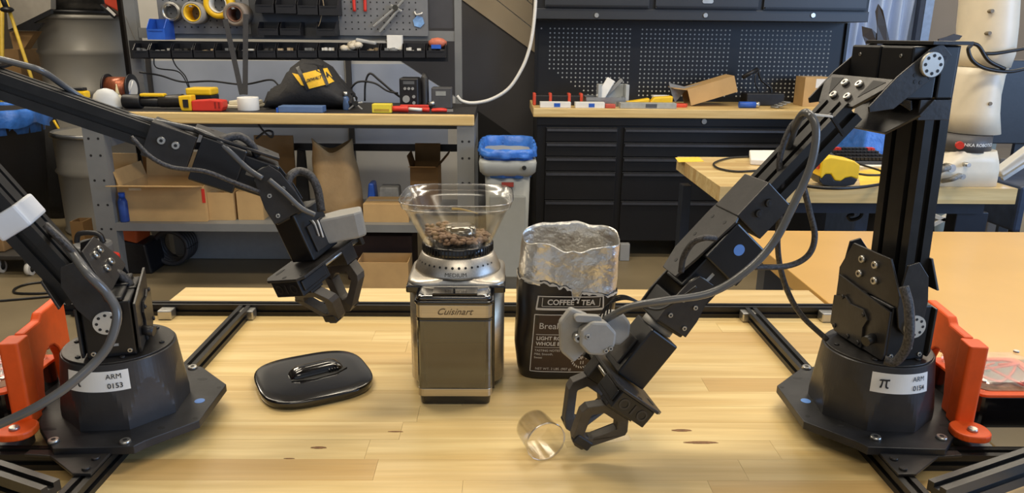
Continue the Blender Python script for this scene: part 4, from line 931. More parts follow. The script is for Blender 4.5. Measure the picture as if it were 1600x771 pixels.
single('crumpled_packets', m, M('cream_packet', (206, 196, 176), .6, var=.1), 'crumpled cream packets heaped on the middle rail bins', 'packets', origin=c_)
m = MB(); a_ = ay(556, 62, yb-.06); b_ = ay(588, 68, yb-.06); m.bar(a_, b_, .03, .018, (0, 1, 0)); single('rolled_sheet', m, M('translucent_white', (168, 168, 166), .4), 'rolled translucent sheet lying across the bins beside the packets', 'sheet', .006, origin=a_)

# ---------------- things standing on the bench
def on(px0, py0, px1, py1, Z=ZB, ymin=YF+.05, ymax=YK-.12):
    y = min(max(az((px0+px1)/2, py1, Z).y, ymin), ymax)
    x0, x1, _, z1 = rc(px0, py0, px1, py1, y); return x0, x1, y, Z+.0005, z1
# copper wire spool
x0, x1, y, z0, z1 = on(146, 123, 187, 166)
sp = thing('wire_spool', ((x0+x1)/2, y+.1, z0), 'spool of copper wire with white-rimmed flange on the bench left end', 'spool')
r = .075; cz = z0+r; y = 3.84
m = MB(); m.cyl((x0+.0, y+.1, cz), (x1-.015, y+.1, cz), r*.8, n=24); 
m.build('copper_winding', M('copper_wire', (150, 84, 56), .35, .5, var=.5, scale=30, stretch=(8, 1, 1)), sp)
for a in (x0-.006, x1-.015): m = MB(); m.cyl((a, y+.1, cz), (a+.008, y+.1, cz), r, n=28); f_ = m.build('flange', black, sp)
m = MB(); m.cyl((x1-.007, y+.1, cz), (x1-.004, y+.1, cz), r*.62, n=24); m.build('white_ring', white_m, sp)
# dome
x0, x1, y, z0, z1 = on(150, 136, 196, 168); z1 = z0+.095; y = 3.6
m = MB(); cx = (x0+x1)/2; rr_ = (x1-x0)/2
m.loft([[(cx+rr_*math.cos(a)*c_, y+.08+rr_*.5*math.sin(a)*c_, z0+(z1-z0)*h_) for a in [2*math.pi*i/28 for i in range(28)]] for c_, h_ in ((1.02, 0), (1, .12), (.95, .4), (.8, .7), (.5, .92), (.12, 1))])
dm = single('white_dome', m, M('white_shell', (206, 208, 208), .4, var=.03), 'white plastic dome cover beside the copper spool', 'cover', origin=(cx, y+.08, z0))
# yellow device
x0, x1, y, z0, z1 = on(114, 138, 150, 168); y = 3.62
t = thing('yellow_device', ((x0+x1)/2, y, z0), 'yellow and black handheld tool at the far left of the bench', 'tool')
m = MB(); m.box(x0, x1, y, y+.05, z0+.05, z0+.085); m.build('body', yellow, t, bevel=.008)
m = MB(); m.box(x0+.01, x1-.01, y+.005, y+.045, z0+.0855, z0+.1); m.build('top', black, t, bevel=.004)
m = MB(); m.box(x0+.01, x0+.06, y+.005, y+.045, z0, z0+.0495); m.build('grip', black, t, bevel=.005)
# glue bottle and caps
x0, x1, y, z0, z1 = on(200, 130, 212, 160); y = 3.85; cx = (x0+x1)/2
t = thing('glue_bottle', (cx, y, z0), 'cream glue bottle with long pointed nozzle on the bench', 'bottle')
m = MB(); m.lathe([(.018, 0), (.02, .004), (.02, .04), (.012, .052)], c=(cx, y, z0)); m.build('bottle', M('cream_plastic', (214, 206, 176), .5, var=.05), t)
m = MB(); m.lathe([(.011, .0525), (.009, .06), (.002, .105)], c=(cx, y, z0)); m.build('nozzle', M('nozzle_tan', (200, 184, 140), .5), t)
x0, x1, y, z0, z1 = on(212, 143, 229, 160); y = 3.85; cx = (x0+x1)/2+.01
t = thing('small_jar', (cx, y, z0), 'white jar with blue lid and white stick beside the glue bottle', 'jar')
m = MB(); m.lathe([(.026, 0), (.026, .028)], c=(cx, y, z0)); m.build('jar', white_m, t)
m = MB(); m.lathe([(.027, .0285), (.027, .045), (.02, .05)], c=(cx, y, z0)); m.build('lid', blue_p, t)
m = MB(); m.tube([(cx, y, z0+.045), (cx+.03, y, z0+.12)], .003, n=6); m.build('stick', white_m, t)
# flashlight / drill
t = thing('black_power_drill', (ay(240, 160, 3.66).x, 3.66, ZB), 'long black cordless tool with yellow collar lying on the bench', 'power tool')
xa, xb, xc, xd = [ay(v, 160, 3.66).x for v in (194, 222, 250, 288)]
m = MB(); m.cyl((xa, 3.66, ZB+.036), (xb, 3.66, ZB+.036), .034, .034, n=18); m.cyl((xb, 3.66, ZB+.034), (xc, 3.66, ZB+.034), .022, .024, n=18); m.build('barrel', black, t, bevel=.003)
m = MB(); m.cyl((xc+.0005, 3.66, ZB+.036), (xd, 3.66, ZB+.042), .028, .032, n=18); m.build('head', bmetal, t, bevel=.003)
m = MB(); m.box(xb, xc+.03, 3.64, 3.68, ZB+.06, ZB+.075); m.build('yellow_switch', yellow, t, bevel=.005)
xa, xb, xc = [ay(v, 160, 3.6).x for v in (286, 303, 352)]
t = thing('cordless_tool', (xb, 3.6, ZB), 'yellow and black tool with red battery lying on the bench', 'power tool')
m = MB(); m.prism([(xa, ZB+.0005), (xb, ZB+.0005), (xb, ZB+.075), (xa-.01, ZB+.07), (xa-.008, ZB+.03)], 3.57, 3.63, axis='y'); m.build('handle', yellow, t, bevel=.006)
m = MB(); m.box(xa+.014, xb-.014, 3.562, 3.5695, ZB+.018, ZB+.055); m.build('slot', black, t)
m = MB(); m.prism([(xb+.0005, ZB+.0005), (xc-.01, ZB+.0005), (xc, ZB+.02), (xc, ZB+.05), (xc-.012, ZB+.052), (xb+.09, ZB+.056), (xb+.0005, ZB+.05)], 3.565, 3.635, axis='y'); m.build('battery', red_m, t, bevel=.006)
for k in range(2): m = MB(); m.box(xc-.04+k*.018, xc-.032+k*.018, 3.5635, 3.5648, ZB+.015, ZB+.045); m.build('rib', M('dark_red', (140, 30, 24), .5), t)
x0, x1, _, z1 = rc(298, 137, 336, 150, 3.8)
m = MB(); m.box(x0, x1, 3.76, 3.84, ZB+.0005, ZB+.02); m.build('x', black) if False else None
t = thing('yellow_case', ((x0+x1)/2, 3.8, ZB), 'yellow flat case on a black base behind the red battery', 'case')
m = MB(); m.box(x0, x1, 3.75, 3.85, ZB+.0005, ZB+.06); m.build('base', black, t, bevel=.004)
m = MB(); m.box(x0-.005, x1, 3.745, 3.855, ZB+.0605, ZB+.095); m.build('lid', yellow, t, bevel=.008)
# white roll, paper
x0, x1, y, z0, z1 = on(366, 151, 399, 174); cx = (x0+x1)/2
m = MB(); rr_ = (x1-x0)/2; m.lathe([(rr_*.55, 0), (rr_, 0), (rr_, .062), (rr_*.55, .062), (rr_*.55, 0)], c=(cx, y+.05, z0), n=32, cap0=False, cap1=False); single('white_tape_roll', m, paper, 'thick white tape roll lying flat on the bench front', 'tape', .002, origin=(cx, y+.05, z0))
p = [ay(352, 160, 3.78), ay(400, 148, 3.8)]
m = MB(); m.prism([(p[0].x, 3.72), (p[1].x-.02, 3.70), (p[1].x+.03, 3.86), (p[0].x+.03, 3.90)], ZB+.0005, ZB+.016); m.prism([(p[0].x+.03, 3.74), (p[1].x+.01, 3.76), (p[1].x+.02, 3.84), (p[0].x+.05, 3.86)], ZB+.0165, ZB+.035)
single('paper_stack', m, M('cream_paper', (206, 198, 176), .7, var=.06), 'cream papers lying behind the white roll on the bench', 'papers', .004, origin=(p[0].x, 3.78, ZB))
# big black and yellow tool bag
bx0, bx1 = ay(418, 150, 3.75).x, ay(548, 150, 3.75).x; bz = ZB+.0005
t = thing('tool_bag', ((bx0+bx1)/2, 3.78, ZB), 'large black canvas tool bag with yellow panels slumped on the bench', 'bag')
fab = M('black_canvas', (38, 37, 38), .75, var=.2, scale=30, bump=.2)
prof = [(0, .0, .03), (.06, .01, .10), (.2, .02, .125), (.3, .045, .20), (.45, .06, .235), (.62, .06, .235), (.74, .055, .20), (.86, .04, .14), (1.0, .02, .07)]
rings = []
for f, sl, h in prof:
    x = bx0+(bx1-bx0)*f; w2 = .10+.03*math.sin(f*math.pi)
    rings.append([(x+.012*math.sin(9*a+f*5), 3.79+w2*math.cos(a)*(1-.25*max(0, math.sin(a))), bz+h/2+h/2*math.copysign(abs(math.sin(a))**.75, math.sin(a))+.006*math.sin(5*a+f*11)*(math.sin(a) > 0)) for a in [2*math.pi*i/26 for i in range(26)]])
m = MB(); m.loft(rings); m.build('body', fab, t)
def bp(px, py, y=3.685): return ay(px, py, y)
yp = M('yellow_canvas', (228, 180, 44), .7, var=.08, scale=60)
def bag_y(x, z):
    f = min(max((x-bx0)/(bx1-bx0), 0), 1)
    for (a, _, h0), (b, _, h1) in zip(prof, prof[1:]):
        if a <= f <= b: h = h0+(h1-h0)*(f-a)/(b-a)
    w2 = .10+.03*math.sin(f*math.pi); q_ = max(-1, min(1, (z-bz-h/2)/(h/2))); sn = math.copysign(abs(q_)**(1/.75), q_)
    return 3.79-w2*math.sqrt(max(0, 1-sn*sn))*(1-.25*max(0, sn))
def onbag(px, py, o=.004):
    y = 3.7
    for _ in range(8): v = ay(px, py, y); y = .5*y+.5*bag_y(v.x, v.z)
    v = ay(px, py, y); v.y -= o; v.z += o*.5; return v
def bag_patch(pl, nm, mt, o=.006, parent=t):
    a, b, c_, d_ = [Vector(p_) for p_ in pl]; n_ = 8; vs = []
    for oo in (o, o-.008):
        for j in range(n_+1):
            for i in range(n_+1):
                u, v = i/n_, j/n_; p_ = (a*(1-u)+b*u)*(1-v)+(d_*(1-u)+c_*u)*v; vs.append(onbag(p_.x, p_.y, oo))
    m = MB(); m.add(vs, [(j*(n_+1)+i, j*(n_+1)+i+1, (j+1)*(n_+1)+i+1, (j+1)*(n_+1)+i) for j in range(n_) for i in range(n_)], smooth=True); return m.build(nm, mt, parent)
pnl = bag_patch([(472, 116), (500, 109), (510, 133), (483, 140)], 'yellow_panel', yp)
bag_patch([(457, 115), (466, 117), (481, 136), (471, 134)], 'yellow_panel', yp); bag_patch([(505, 108), (512, 107), (523, 128), (514, 132)], 'yellow_panel', yp)
bag_patch([(463, 107), (468, 104), (484, 141), (479, 142)], 'strap', black, .009); bag_patch([(497, 103), (503, 103), (515, 134), (510, 135)], 'strap', black, .009)
m = MB(); add_text(m, 'DEWALT', .9, lambda x, y: onbag(491.5+x*6.4+y*1.5, 124.8-x*1.9-y*8, .0095), off=.03); m.build('lettering', ink, pnl)
m = MB(); m.tube([ay(462, 108, 3.74), ay(472, 101, 3.74), ay(492, 99, 3.74), ay(503, 105, 3.74)], .014, n=8, flat=.5); m.build('handle', fab, t)
# blue box under the bag, glass bottle, silver tool
x0, x1, y, z0, z1 = on(436, 162, 505, 176)
t = thing('blue_tray', ((x0+x1)/2, y+.04, z0), 'flat pale blue tray in front of the tool bag', 'tray')
m = MB(); m.box(x0, x1, YF+.04, YF+.12, z0, z0+.03); m.build('tray', M('slate_blue', (84, 110, 152), .5, var=.08), t, bevel=.003)
m = MB(); m.box(x0-.01, x0-.0005, YF+.04, YF+.12, z0, z0+.022); m.build('end', blue_p, t, bevel=.002)
x0, x1, y, z0, z1 = on(535, 144, 546, 172); cx = (x0+x1)/2
t = thing('glass_vial', (cx, y, z0), 'slim blue-grey vial standing right of the tool bag', 'bottle')
m = MB(); m.lathe([(.015, 0), (.016, .004), (.016, .055), (.010, .066)], c=(cx, y, z0)); m.build('vial', M('vial_blue', (70, 92, 130), .2, var=.1), t)
m = MB(); m.lathe([(.0105, .0665), (.0105, .088)], c=(cx, y, z0)); m.build('cap', silver, t)
t = thing('puller_tool', (ay(556, 160, 3.62).x, 3.62, ZB), 'silver three-armed tool lying beside the vial', 'tool')
c_ = ay(556, 162, 3.62); c_.z = max(c_.z, ZB+.03)
for k, (a, b) in enumerate(((545, 171), (566, 171), (553, 152), (567, 160))): m = MB(); e_ = ay(a, b, 3.62); e_.z = max(e_.z, ZB+.007); m.bar(c_, e_, .012, .008, (0, 1, 0)); m.build('arm', silver, t, bevel=.002)
m = MB(); m.cyl(c_-Vector((0, .012, 0)), c_+Vector((0, .012, 0)), .013, n=10); m.build('hub', M('hub_dark', (60, 60, 60), .4, .6), t)
# screwdriver set, rods, pliers
x0, x1, _, _ = rc(582, 160, 612, 173, 3.58)
t = thing('yellow_box', ((x0+x1)/2, 3.58, ZB), 'small yellow box with red trim at the bench front', 'box')
m = MB(); m.box(x0, x1, 3.56, 3.62, ZB+.0005, ZB+.042); m.build('box', M('lemon_yellow', (226, 206, 62), .5, var=.05), t, bevel=.003)
m = MB(); m.box(x0+.01, x1-.01, 3.5592, 3.5598, ZB+.008, ZB+.02); m.build('print', M('print_tan', (180, 150, 50), .5), t)
xs = [ay(v, 165, 3.6).x for v in (613, 638, 660, 671)]
t = thing('red_screwdriver', (xs[1], 3.6, ZB), 'red and white screwdriver lying beside the yellow box', 'screwdriver')
m = MB(); m.cyl((xs[0], 3.6, ZB+.017), (xs[1], 3.6, ZB+.017), .014, .016, n=12); m.build('handle', red_m, t, bevel=.003)
m = MB(); m.cyl((xs[1]+.0004, 3.6, ZB+.017), (xs[2], 3.6, ZB+.014), .008, n=10); m.build('shaft', white_m, t)
m = MB(); m.cyl((xs[2]+.0004, 3.6, ZB+.014), (xs[3], 3.6, ZB+.014), .011, n=10); m.build('tip_cap', red_m, t)
x0, x1, _, _ = rc(625, 160, 670, 165, 3.68); m = MB(); m.box(x0, x1, 3.67, 3.69, ZB+.0005, ZB+.03); m2 = single('red_bar', m, red_m, 'thin red bar lying behind the screwdriver', 'bar', .004, origin=(x0, 3.68, ZB))
xa, xb = ay(675, 170, 3.6).x, ay(704, 170, 3.6).x
t = thing('small_pliers', (xa, 3.6, ZB), 'small pliers with red handles at the right end of the bench', 'pliers')
for k in (-1, 1): m = MB(); m.tube([(xa, 3.6+k*.012, ZB+.012), ((xa+xb)/2, 3.6+k*.018, ZB+.014), (xb-.02, 3.6+k*.004, ZB+.012)], .008, n=8); m.build('handle', red_m, t)
m = MB(); m.prism([(xb-.022, 3.592), (xb+.012, 3.598), (xb+.012, 3.602), (xb-.022, 3.608)], ZB+.006, ZB+.018); m.build('jaws', silver, t)
# power supply with knobs
x0, x1, _, z1 = rc(624, 122, 654, 165, 3.78); z1 -= 0
t = thing('radio_unit', ((x0+x1)/2, 3.82, ZB), 'black rectangular speaker unit with knobs standing on the bench', 'speaker')
m = MB(); m.box(x0, x1, 3.78, 3.9, ZB+.0005, z1); m.build('case', black, t, bevel=.008)
h = z1-ZB
for cxx, cz, rr_ in ((.35, .32, .018), (.3, .66, .007), (.5, .66, .007), (.7, .66, .007), (.75, .4, .008), (.75, .2, .008)):
    m = MB(); c_ = Vector((x0+(x1-x0)*cxx, 3.78, ZB+h*cz)); m.cyl(c_, c_-Vector((0, .008, 0)), rr_, n=14); m.build('knob', M('knob_grey', (150, 152, 150), .4, var=.1), t)
m = MB(); m.box(x0+.02, x1-.02, 3.7785, 3.7798, ZB+h*.8, ZB+h*.9); m.build('display', M('display_grey', (90, 92, 94), .3), t)
x0, x1, _, z1 = rc(656, 114, 670, 160, 3.8)
t = thing('black_microphone', ((x0+x1)/2, 3.82, ZB), 'black upright handset standing right of the speaker unit', 'handset')
m = MB(); m.lathe([(.028, 0), (.026, .01), (.02, .03), (.02, .15), (.016, z1-ZB-.02), (.008, z1-ZB)], c=((x0+x1)/2, 3.82, ZB+.0005)); m.build('body', black, t)
m = MB(); m.cyl(((x0+x1)/2+.02, 3.8, ZB+.02), ((x0+x1)/2+.05, 3.8, ZB+.03), .012, n=10); m.build('connector', silver, t)
x0, x1, _, z1 = rc(674, 137, 706, 168, 3.8)
t = thing('panel_meter', ((x0+x1)/2, 3.82, ZB), 'dark grey box meter with pale window at the bench corner', 'meter')
m = MB(); m.box(x0, x1, 3.8, 3.88, ZB+.0005, z1); m.build('case', M('meter_grey', (74, 74, 76), .5, var=.1), t, bevel=.005)
m = MB(); m.box(x0+.022, x1-.03, 3.7985, 3.7998, z1-.04, z1-.018); m.build('window', M('meter_window', (150, 152, 148), .3), t)
# cables on the bench
def cable(pts, r, mt, lab, nm='cable', n=6):
    m = MB(); m.tube(pts, r, n=n); return single(nm, m, mt, lab, 'cable', origin=pts[0])
Yc = 4.0
cable([ay(a, b, Yc) for a, b in ((218, 113), (250, 118), (285, 128), (330, 127), (380, 132), (420, 125), (432, 130), (440, 145))], .005, cable_m, 'black cable drooping along the wall behind the bench')
cable([ay(a, b, Yc) for a, b in ((240, 88), (245, 106), (280, 113), (296, 140), (300, 147))], .0035, cable_m, 'thin black cable falling from the leftmost bins')
cable([ay(a, b, Yc) for a, b in ((268, 88), (275, 103), (290, 120), (298, 143))], .0035, cable_m, 'thin black cable falling from the third bin')
cable([ay(a, b, 3.9) for a, b in ((570, 158), (571, 130), (578, 115), (592, 125), (612, 142), (630, 155))], .0055, cable_m, 'black cable arching up from the bench by the vial')
cable([ay(a, b, 3.85) for a, b in ((546, 140), (560, 128), (585, 130), (605, 142), (622, 146))], .0055, cable_m, 'black cable running level to the speaker unit')
cable([ay(a, b, 3.95) for a, b in ((523, 133), (527, 119), (534, 122), (537, 140), (530, 150))], .007, M('pale_cord', (130, 136, 150), .5), 'pale looped cord behind the tool bag')
cable([ay(a, b, 3.95) for a, b in ((838, -30), (836, 15), (832, 52), (826, 80), (815, 108), (795, 138), (768, 155), (740, 161), (722, 158), (714, 150))], .009, white_m, 'thick white cable drooping between workbench and tool chest')
cable([ay(a, b, 4.05) for a, b in ((196, 25), (206, 50), (214, 70), (213, 83), (208, 92))], .003, M('grey_cord', (100, 96, 90), .5), 'thin grey cord hanging beside the left upright')
cable([ay(a, b, 4.0) for a, b in ((503, -8), (506, 12), (503, 22), (500, 35), (497, 42))], .003, M('tan_cord', (150, 130, 100), .5), 'thin tan cord hanging over the louvre bins')

# ---------------- on the lower shelf
ZS = .3305
def cbox(x0, x1, y0, y1, z0, z1, label, flaps=True, nm='cardboard_box', open_=True, col=None, rot=0):
    cx, cy = (x0+x1)/2, (y0+y1)/2; t = thing(nm, (cx, cy, z0), label, 'box'); w_ = .004; mt = col or card
    for nm_, a in (('front_panel', (x0, x1, y0, y0+w_, z0+w_, z1)), ('back_panel', (x0, x1, y1-w_, y1, z0+w_, z1)), ('side_panel', (x0, x0+w_, y0+w_, y1-w_, z0+w_, z1)), ('side_panel', (x1-w_, x1, y0+w_, y1-w_, z0+w_, z1)), ('bottom', (x0, x1, y0, y1, z0, z0+w_))):
        m = MB(); m.box(*a); m.build(nm_, mt, t)
    if open_ and flaps:
        d_ = min(.45*(y1-y0), .12)
        m = MB(); m.prism([(y0, z1), (y0-d_, z1+d_*.18), (y0-d_, z1+d_*.18+w_), (y0, z1+w_)], x0+.004, x1-.004, axis='x'); m.build('flap', mt, t)
        m = MB(); m.prism([(y1-w_, z1), (y1+.02, z1+d_), (y1+.02+w_, z1+d_), (y1, z1)], x0+.004, x1-.004, axis='x'); m.build('flap', mt, t)
        m = MB(); m.prism([(x0, z1), (x0-d_*.15, z1+d_*.6), (x0-d_*.15, z1+d_*.6+w_), (x0+w_, z1)], y0+.004, y1-.004, axis='y'); m.build('flap', mt, t)
        m = MB(); m.prism([(x1, z1), (x1+d_*.55, z1+d_*.7), (x1+d_*.55+w_, z1+d_*.7), (x1-w_, z1)], y0+.004, y1-.004, axis='y'); m.build('flap', mt, t)
    elif not open_:
        m = MB(); m.box(x0, x1, y0, y1, z1+.0002, z1+w_); m.build('lid', mt, t)
        m = MB(); m.box(x0, x1, cy-.02, cy+.02, z1+w_+.0002, z1+w_+.0008); m.build('tape', M('clear_tape_tan', (196, 172, 130), .3), t)
    return t
x0, x1, _, z1 = rc(190, 291, 322, 350, 3.56)
t = cbox(x0, x1, 3.55, 3.85, ZS, z1, 'large open cardboard box with folded flaps at the left of the lower shelf')
m = MB(); m.box(x0+.05, x0+.11, 3.5485, 3.5495, z1-.02, z1-.008); m.build('sticker', M('pale_print', (214, 196, 160), .6), t)
m = MB(); m.box(x1-.012, x1+.004, 3.5485, 3.5495, z1-.08, z1-.01); m.build('red_label', red_m, t)
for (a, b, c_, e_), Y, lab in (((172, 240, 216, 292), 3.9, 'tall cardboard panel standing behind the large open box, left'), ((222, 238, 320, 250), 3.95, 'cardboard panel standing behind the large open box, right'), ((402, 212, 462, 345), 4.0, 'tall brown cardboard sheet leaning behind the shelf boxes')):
    x0, x1, zz, z1 = rc(a, b, c_, e_, Y); m = MB(); m.box(x0, x1, Y, Y+.012, ZS, z1); o = single('cardboard_sheet', m, card2 if Y > 3.93 else card, lab, 'cardboard', origin=((x0+x1)/2, Y, ZS))
x0, x1, _, z1 = rc(328, 300, 368, 350, 3.6); cbox(x0, x1, 3.58, 3.8, ZS, z1, 'upright cardboard box beside the large open box on the shelf', flaps=False)
x0, x1, _, z1 = rc(372, 301, 412, 350, 3.6); cbox(x0, x1, 3.59, 3.8, ZS, z1, 'closed cardboard box, third along the lower shelf', open_=False)
x0, x1, _, z1 = rc(570, 318, 640, 348, 3.6); cbox(x0, x1, 3.56, 3.74, ZS, z1, 'low closed cardboard box behind the grinder on the lower shelf', open_=False)
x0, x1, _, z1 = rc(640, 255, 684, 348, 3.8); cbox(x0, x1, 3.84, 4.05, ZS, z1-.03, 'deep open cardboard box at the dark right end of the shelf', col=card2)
# kraft paper bag
x0, x1, _, z1 = rc(488, 228, 566, 348, 3.75); cx = (x0+x1)/2
rings = []
for k in range(12):
    f = k/11; ring = []
    for i in range(40):
        a = 2*math.pi*i/40; e = 3; hx, hy = (x1-x0)/2*(.95-.15*f), .10*(1-.25*f); r_ = (abs(math.cos(a)/hx)**e+abs(math.sin(a)/hy)**e)**(-1/e)
        v = Vector((cx-.03*f+r_*math.cos(a), 3.8+r_*math.sin(a), ZS+.0005+(z1-ZS)*f+(.03*math.sin(a*2+1)*f))); ring.append(v+noise.noise_vector(v*9)*.016*min(1, 3*f) if k else v)
    rings.append(ring)
m = MB(); m.loft(rings, cap1=False); kb = single('kraft_bag', m, M('kraft_paper', (184, 150, 104), .8, var=.12, scale=10, bump=.5, bscale=20), 'crumpled open kraft paper bag on the shelf above the left gripper', 'paper bag', origin=(cx, 3.8, ZS))
kb.modifiers.new('s', 'SOLIDIFY').thickness = .002
x0, x1, _, z1 = rc(459, 236, 482, 345, 3.9); m = MB(); m.prism([(x0, ZS), (x1, ZS), (x1-.01, z1), (x0+.03, z1+.01)], 3.9, 3.93, axis='y'); single('black_folder', m, fab, 'black narrow panel standing between cardboard sheet and kraft bag', 'panel', .004, origin=(x0, 3.9, ZS))
x0, x1, _, z1 = rc(172, 298, 181, 345, 3.55); t = thing('blue_bottle', ((x0+x1)/2-.0, 3.58, ZS), 'small bottle with blue label at the left end of the shelf', 'bottle')
cx = LX[0][1]+.03
m = MB(); m.lathe([(.02, 0), (.022, .004), (.022, .1), (.014, .12)], c=(cx, 3.545, ZS)); m.build('bottle', M('dark_blue_bottle', (40, 70, 140), .4, var=.2), t)
m = MB(); m.lathe([(.0145, .1205), (.0145, .145)], c=(cx, 3.545, ZS)); m.build('cap', blue_p, t)
for k, (a, b, c_, e_, mt, lab) in enumerate(((575, 290, 590, 316, blue_p, 'blue packet lying behind the low shelf box'), (592, 296, 628, 314, M('grey_pack', (150, 148, 142), .6, var=.2, scale=30), 'grey wrapped bundle lying behind the low shelf box'))):
    x0, x1, _, z1 = rc(a, b, c_, e_, 3.86); m = MB(); m.box(x0, x1, 3.8, 3.92, ZS+.0005, z1+.02, top=.012); o = single('packet', m, mt, lab, 'packet', .008, origin=((x0+x1)/2, 3.86, ZS))
    m = MB(); m.box(x0+.01, x1-.01, 3.797, 3.7999, ZS+.03, ZS+.05); m.build('band', black, o)
cable([ay(a, b, 3.6) for a, b in ((402, 192), (412, 205), (424, 215), (426, 207), (416, 205), (400, 217))], .005, cable_m, 'black cable end hanging below the bench front edge')
# under the bench, on the floor
x0, x1, _, z1 = rc(278, 362, 556, 397, 4.05); m = MB(); m.box(x0, x1, 4.0, 4.03, .001, .28); single('pale_board', m, M('pale_grey_board', (150, 150, 148), .6, var=.04), 'wide pale grey board standing on the floor beneath the bench', 'board', .003, origin=((x0+x1)/2, 4.0, 0))
x0, x1, _, z1 = rc(561, 398, 640, 448, 3.5); t = cbox(x0, x1, 3.45, 3.62, .0005, .155, 'cardboard box on the floor under the bench behind the grinder', flaps=False)
x0, x1, _, _ = rc(545, 375, 640, 398, 3.7); m = MB(); m.box(x0, x1+.02, 3.64, 3.9, .001, .24); single('dark_crate', m, M('dark_brown_crate', (52, 34, 26), .7, var=.15), 'dark brown crate behind the cardboard box under the bench', 'crate', .006, origin=((x0+x1)/2, 3.75, 0))
x0, x1, _, z1 = rc(186, 375, 216, 440, 3.75)
t = thing('tool_case', ((x0+x1)/2, 3.75, 0), 'black case with orange end standing under the bench beside its left leg', 'case')
m = MB(); m.prism([(x0, .001), (x1+.08, .001), (x1+.06, .16), (x0, .19)], 3.72, 3.9, axis='y'); m.build('case', black, t, bevel=.01)
m = MB(); m.prism([(x0, .195), (x1+.02, .165), (x1+.03, .27), (x0+.0, .30)], 3.72, 3.88, axis='y'); m.build('orange_lid', M('burnt_orange', (190, 84, 36), .5, var=.1), t, bevel=.01)
t = thing('coiled_hose', (ay(232, 415, 3.85).x, 3.85, 0), 'dark coiled hose standing on the floor under the bench', 'hose'); c_ = ay(268, 410, 3.85)
for k in range(5):
    m = MB(); m.tube([(c_.x+.09*math.cos(a)+0, 3.86+.028*k, .105+.09*math.sin(a)) for a in [2*math.pi*i/16 for i in range(17)]], .013, n=8); m.build('coil', M('hose_dark', (60, 58, 58), .5), t)

# ================================================================ drums, bins and clutter at far left
drum_m = M('grey_drum_paint', (146, 142, 134), .38, .1, var=.05, scale=4)
def drum(cx, cy, z0, r, h, label, ribs=(.34, .67)):
    t = thing('steel_drum', (cx, cy, z0), label, 'drum', None)
    pr = [(r-.006, 0), (r, .006), (r, .02), (r-.008, .026)]
    for f in ribs: pr += [(r-.008, h*f-.02), (r+.006, h*f), (r-.008, h*f+.02)]
    pr += [(r-.008, h-.02), (r, h-.014), (r, h)]
    m = MB(); m.lathe(pr, c=(cx, cy, z0), n=48, cap1=False); m.build('shell', drum_m, t)
    m = MB(); m.lathe([(r-.01, h-.012), (.001, h-.012)], c=(cx, cy, z0), n=48, cap0=False); m.build('lid', drum_m, t)
    m = MB(); m.lathe([(r+.001, h-.03), (r+.009, h-.025), (r+.009, h-.008), (r+.001, h-.003)], c=(cx, cy, z0), n=48, cap0=False, cap1=False); m.build('lid_ring', silver if z0 < .5 else drum_m, t)
    return t
c1 = ay(175, 340, 4.72); drum(ay(178, 300, 4.72).x, 4.72, .0005, .30, .63, 'short grey steel drum with bright lid ring behind the bench left leg', ribs=(.62,))
drum(ay(134, 100, 5.75).x, 5.75, .505, .30, .83, 'tall grey steel drum on a plinth at the far left', ribs=(.35, .69))
cx = ay(134, 100, 5.75).x; t = tag(MB().box(cx-.33, cx+.33, 5.42, 6.08, .001, .5045).build('plinth', M('plinth_dark', (84, 76, 64), .7, var=.1), origin=(cx, 5.75, 0), bevel=.01), 'dark block plinth under the tall drum', 'plinth')
t = thing('dark_canister', (cx-.02, 5.75, 1.3355), 'dark glossy cylinder standing on the tall drum', 'canister')
m = MB(); m.lathe([(.23, .003), (.23, .35), (.21, .36)], c=(cx-.01, 5.75, 1.3345)); m.build('body', M('canister_grey', (70, 68, 66), .2, .4, var=.2), t)
m = MB(); m.lathe([(.232, .01), (.236, .012), (.236, .03), (.232, .032)], c=(cx-.01, 5.75, 1.3345), cap0=False, cap1=False); m.build('hoop', black, t)
# dark sheet standing in for the shadow between drum and bench
x0, x1, _, z1 = rc(198, 20, 206, 200, 4.3); m = MB()
pts = []; n_ = 30
for i in range(n_+1): pts.append((x0+(x1-x0)*i/n_, 4.3+.02*math.sin(i*1.1)))
m.prism(pts+[(b[0], b[1]+.01) for b in pts[::-1]], .3, 1.62); m.build('x', fab) if False else None
sb = single('shadow_sheet', m, M('shadow_dark', (40, 34, 30), .85, var=.15), 'dark sheet standing in for the shadow between tall drum and workbench', 'shadow', origin=(x0, 4.3, .3))
x0, x1, z0, z1 = rc(166, -8, 195, 26, 4.35)
t = thing('orange_pouch', ((x0+x1)/2, 4.35, z0), 'orange-red pouch with black flap hanging at the top left', 'pouch')
m = MB(); m.prism([(x0, z1), (x0+.0, z1-.05), (x1-.02, z0+.02), (x1, z0+.01), (x1, z1)], 4.33, 4.39, axis='y'); m.build('pouch', M('coral_fabric', (216, 74, 48), .7, var=.08), t, bevel=.008)
m = MB(); m.bar(ay(160, 8, 4.31), ay(184, 28, 4.31), .06, .02, (0, 1, 0)); m.build('flap', black, t, bevel=.006)
m = MB(); m.bar(ay(167, 12, 4.275), ay(180, 24, 4.275), .014, .003, (0, 0, 1)); m.build('white_mark', white_m, t)
m = MB(); m.tube([((x0+x1)/2, 4.36, z1), ((x0+x1)/2, 4.36, z1+.25)], .006, n=6); m.build('hanger', black, t)
x0, x1, z0, z1 = rc(194, -10, 206, 27, 4.4); m = MB(); m.box(x0, x1, 4.4, 4.44, z0, z1+.1); o = single('dark_blue_panel', m, M('slate_panel', (58, 70, 82), .5, var=.1), 'slate blue strip panel between orange pouch and upright', 'panel', .004, origin=(x0, 4.4, z0))
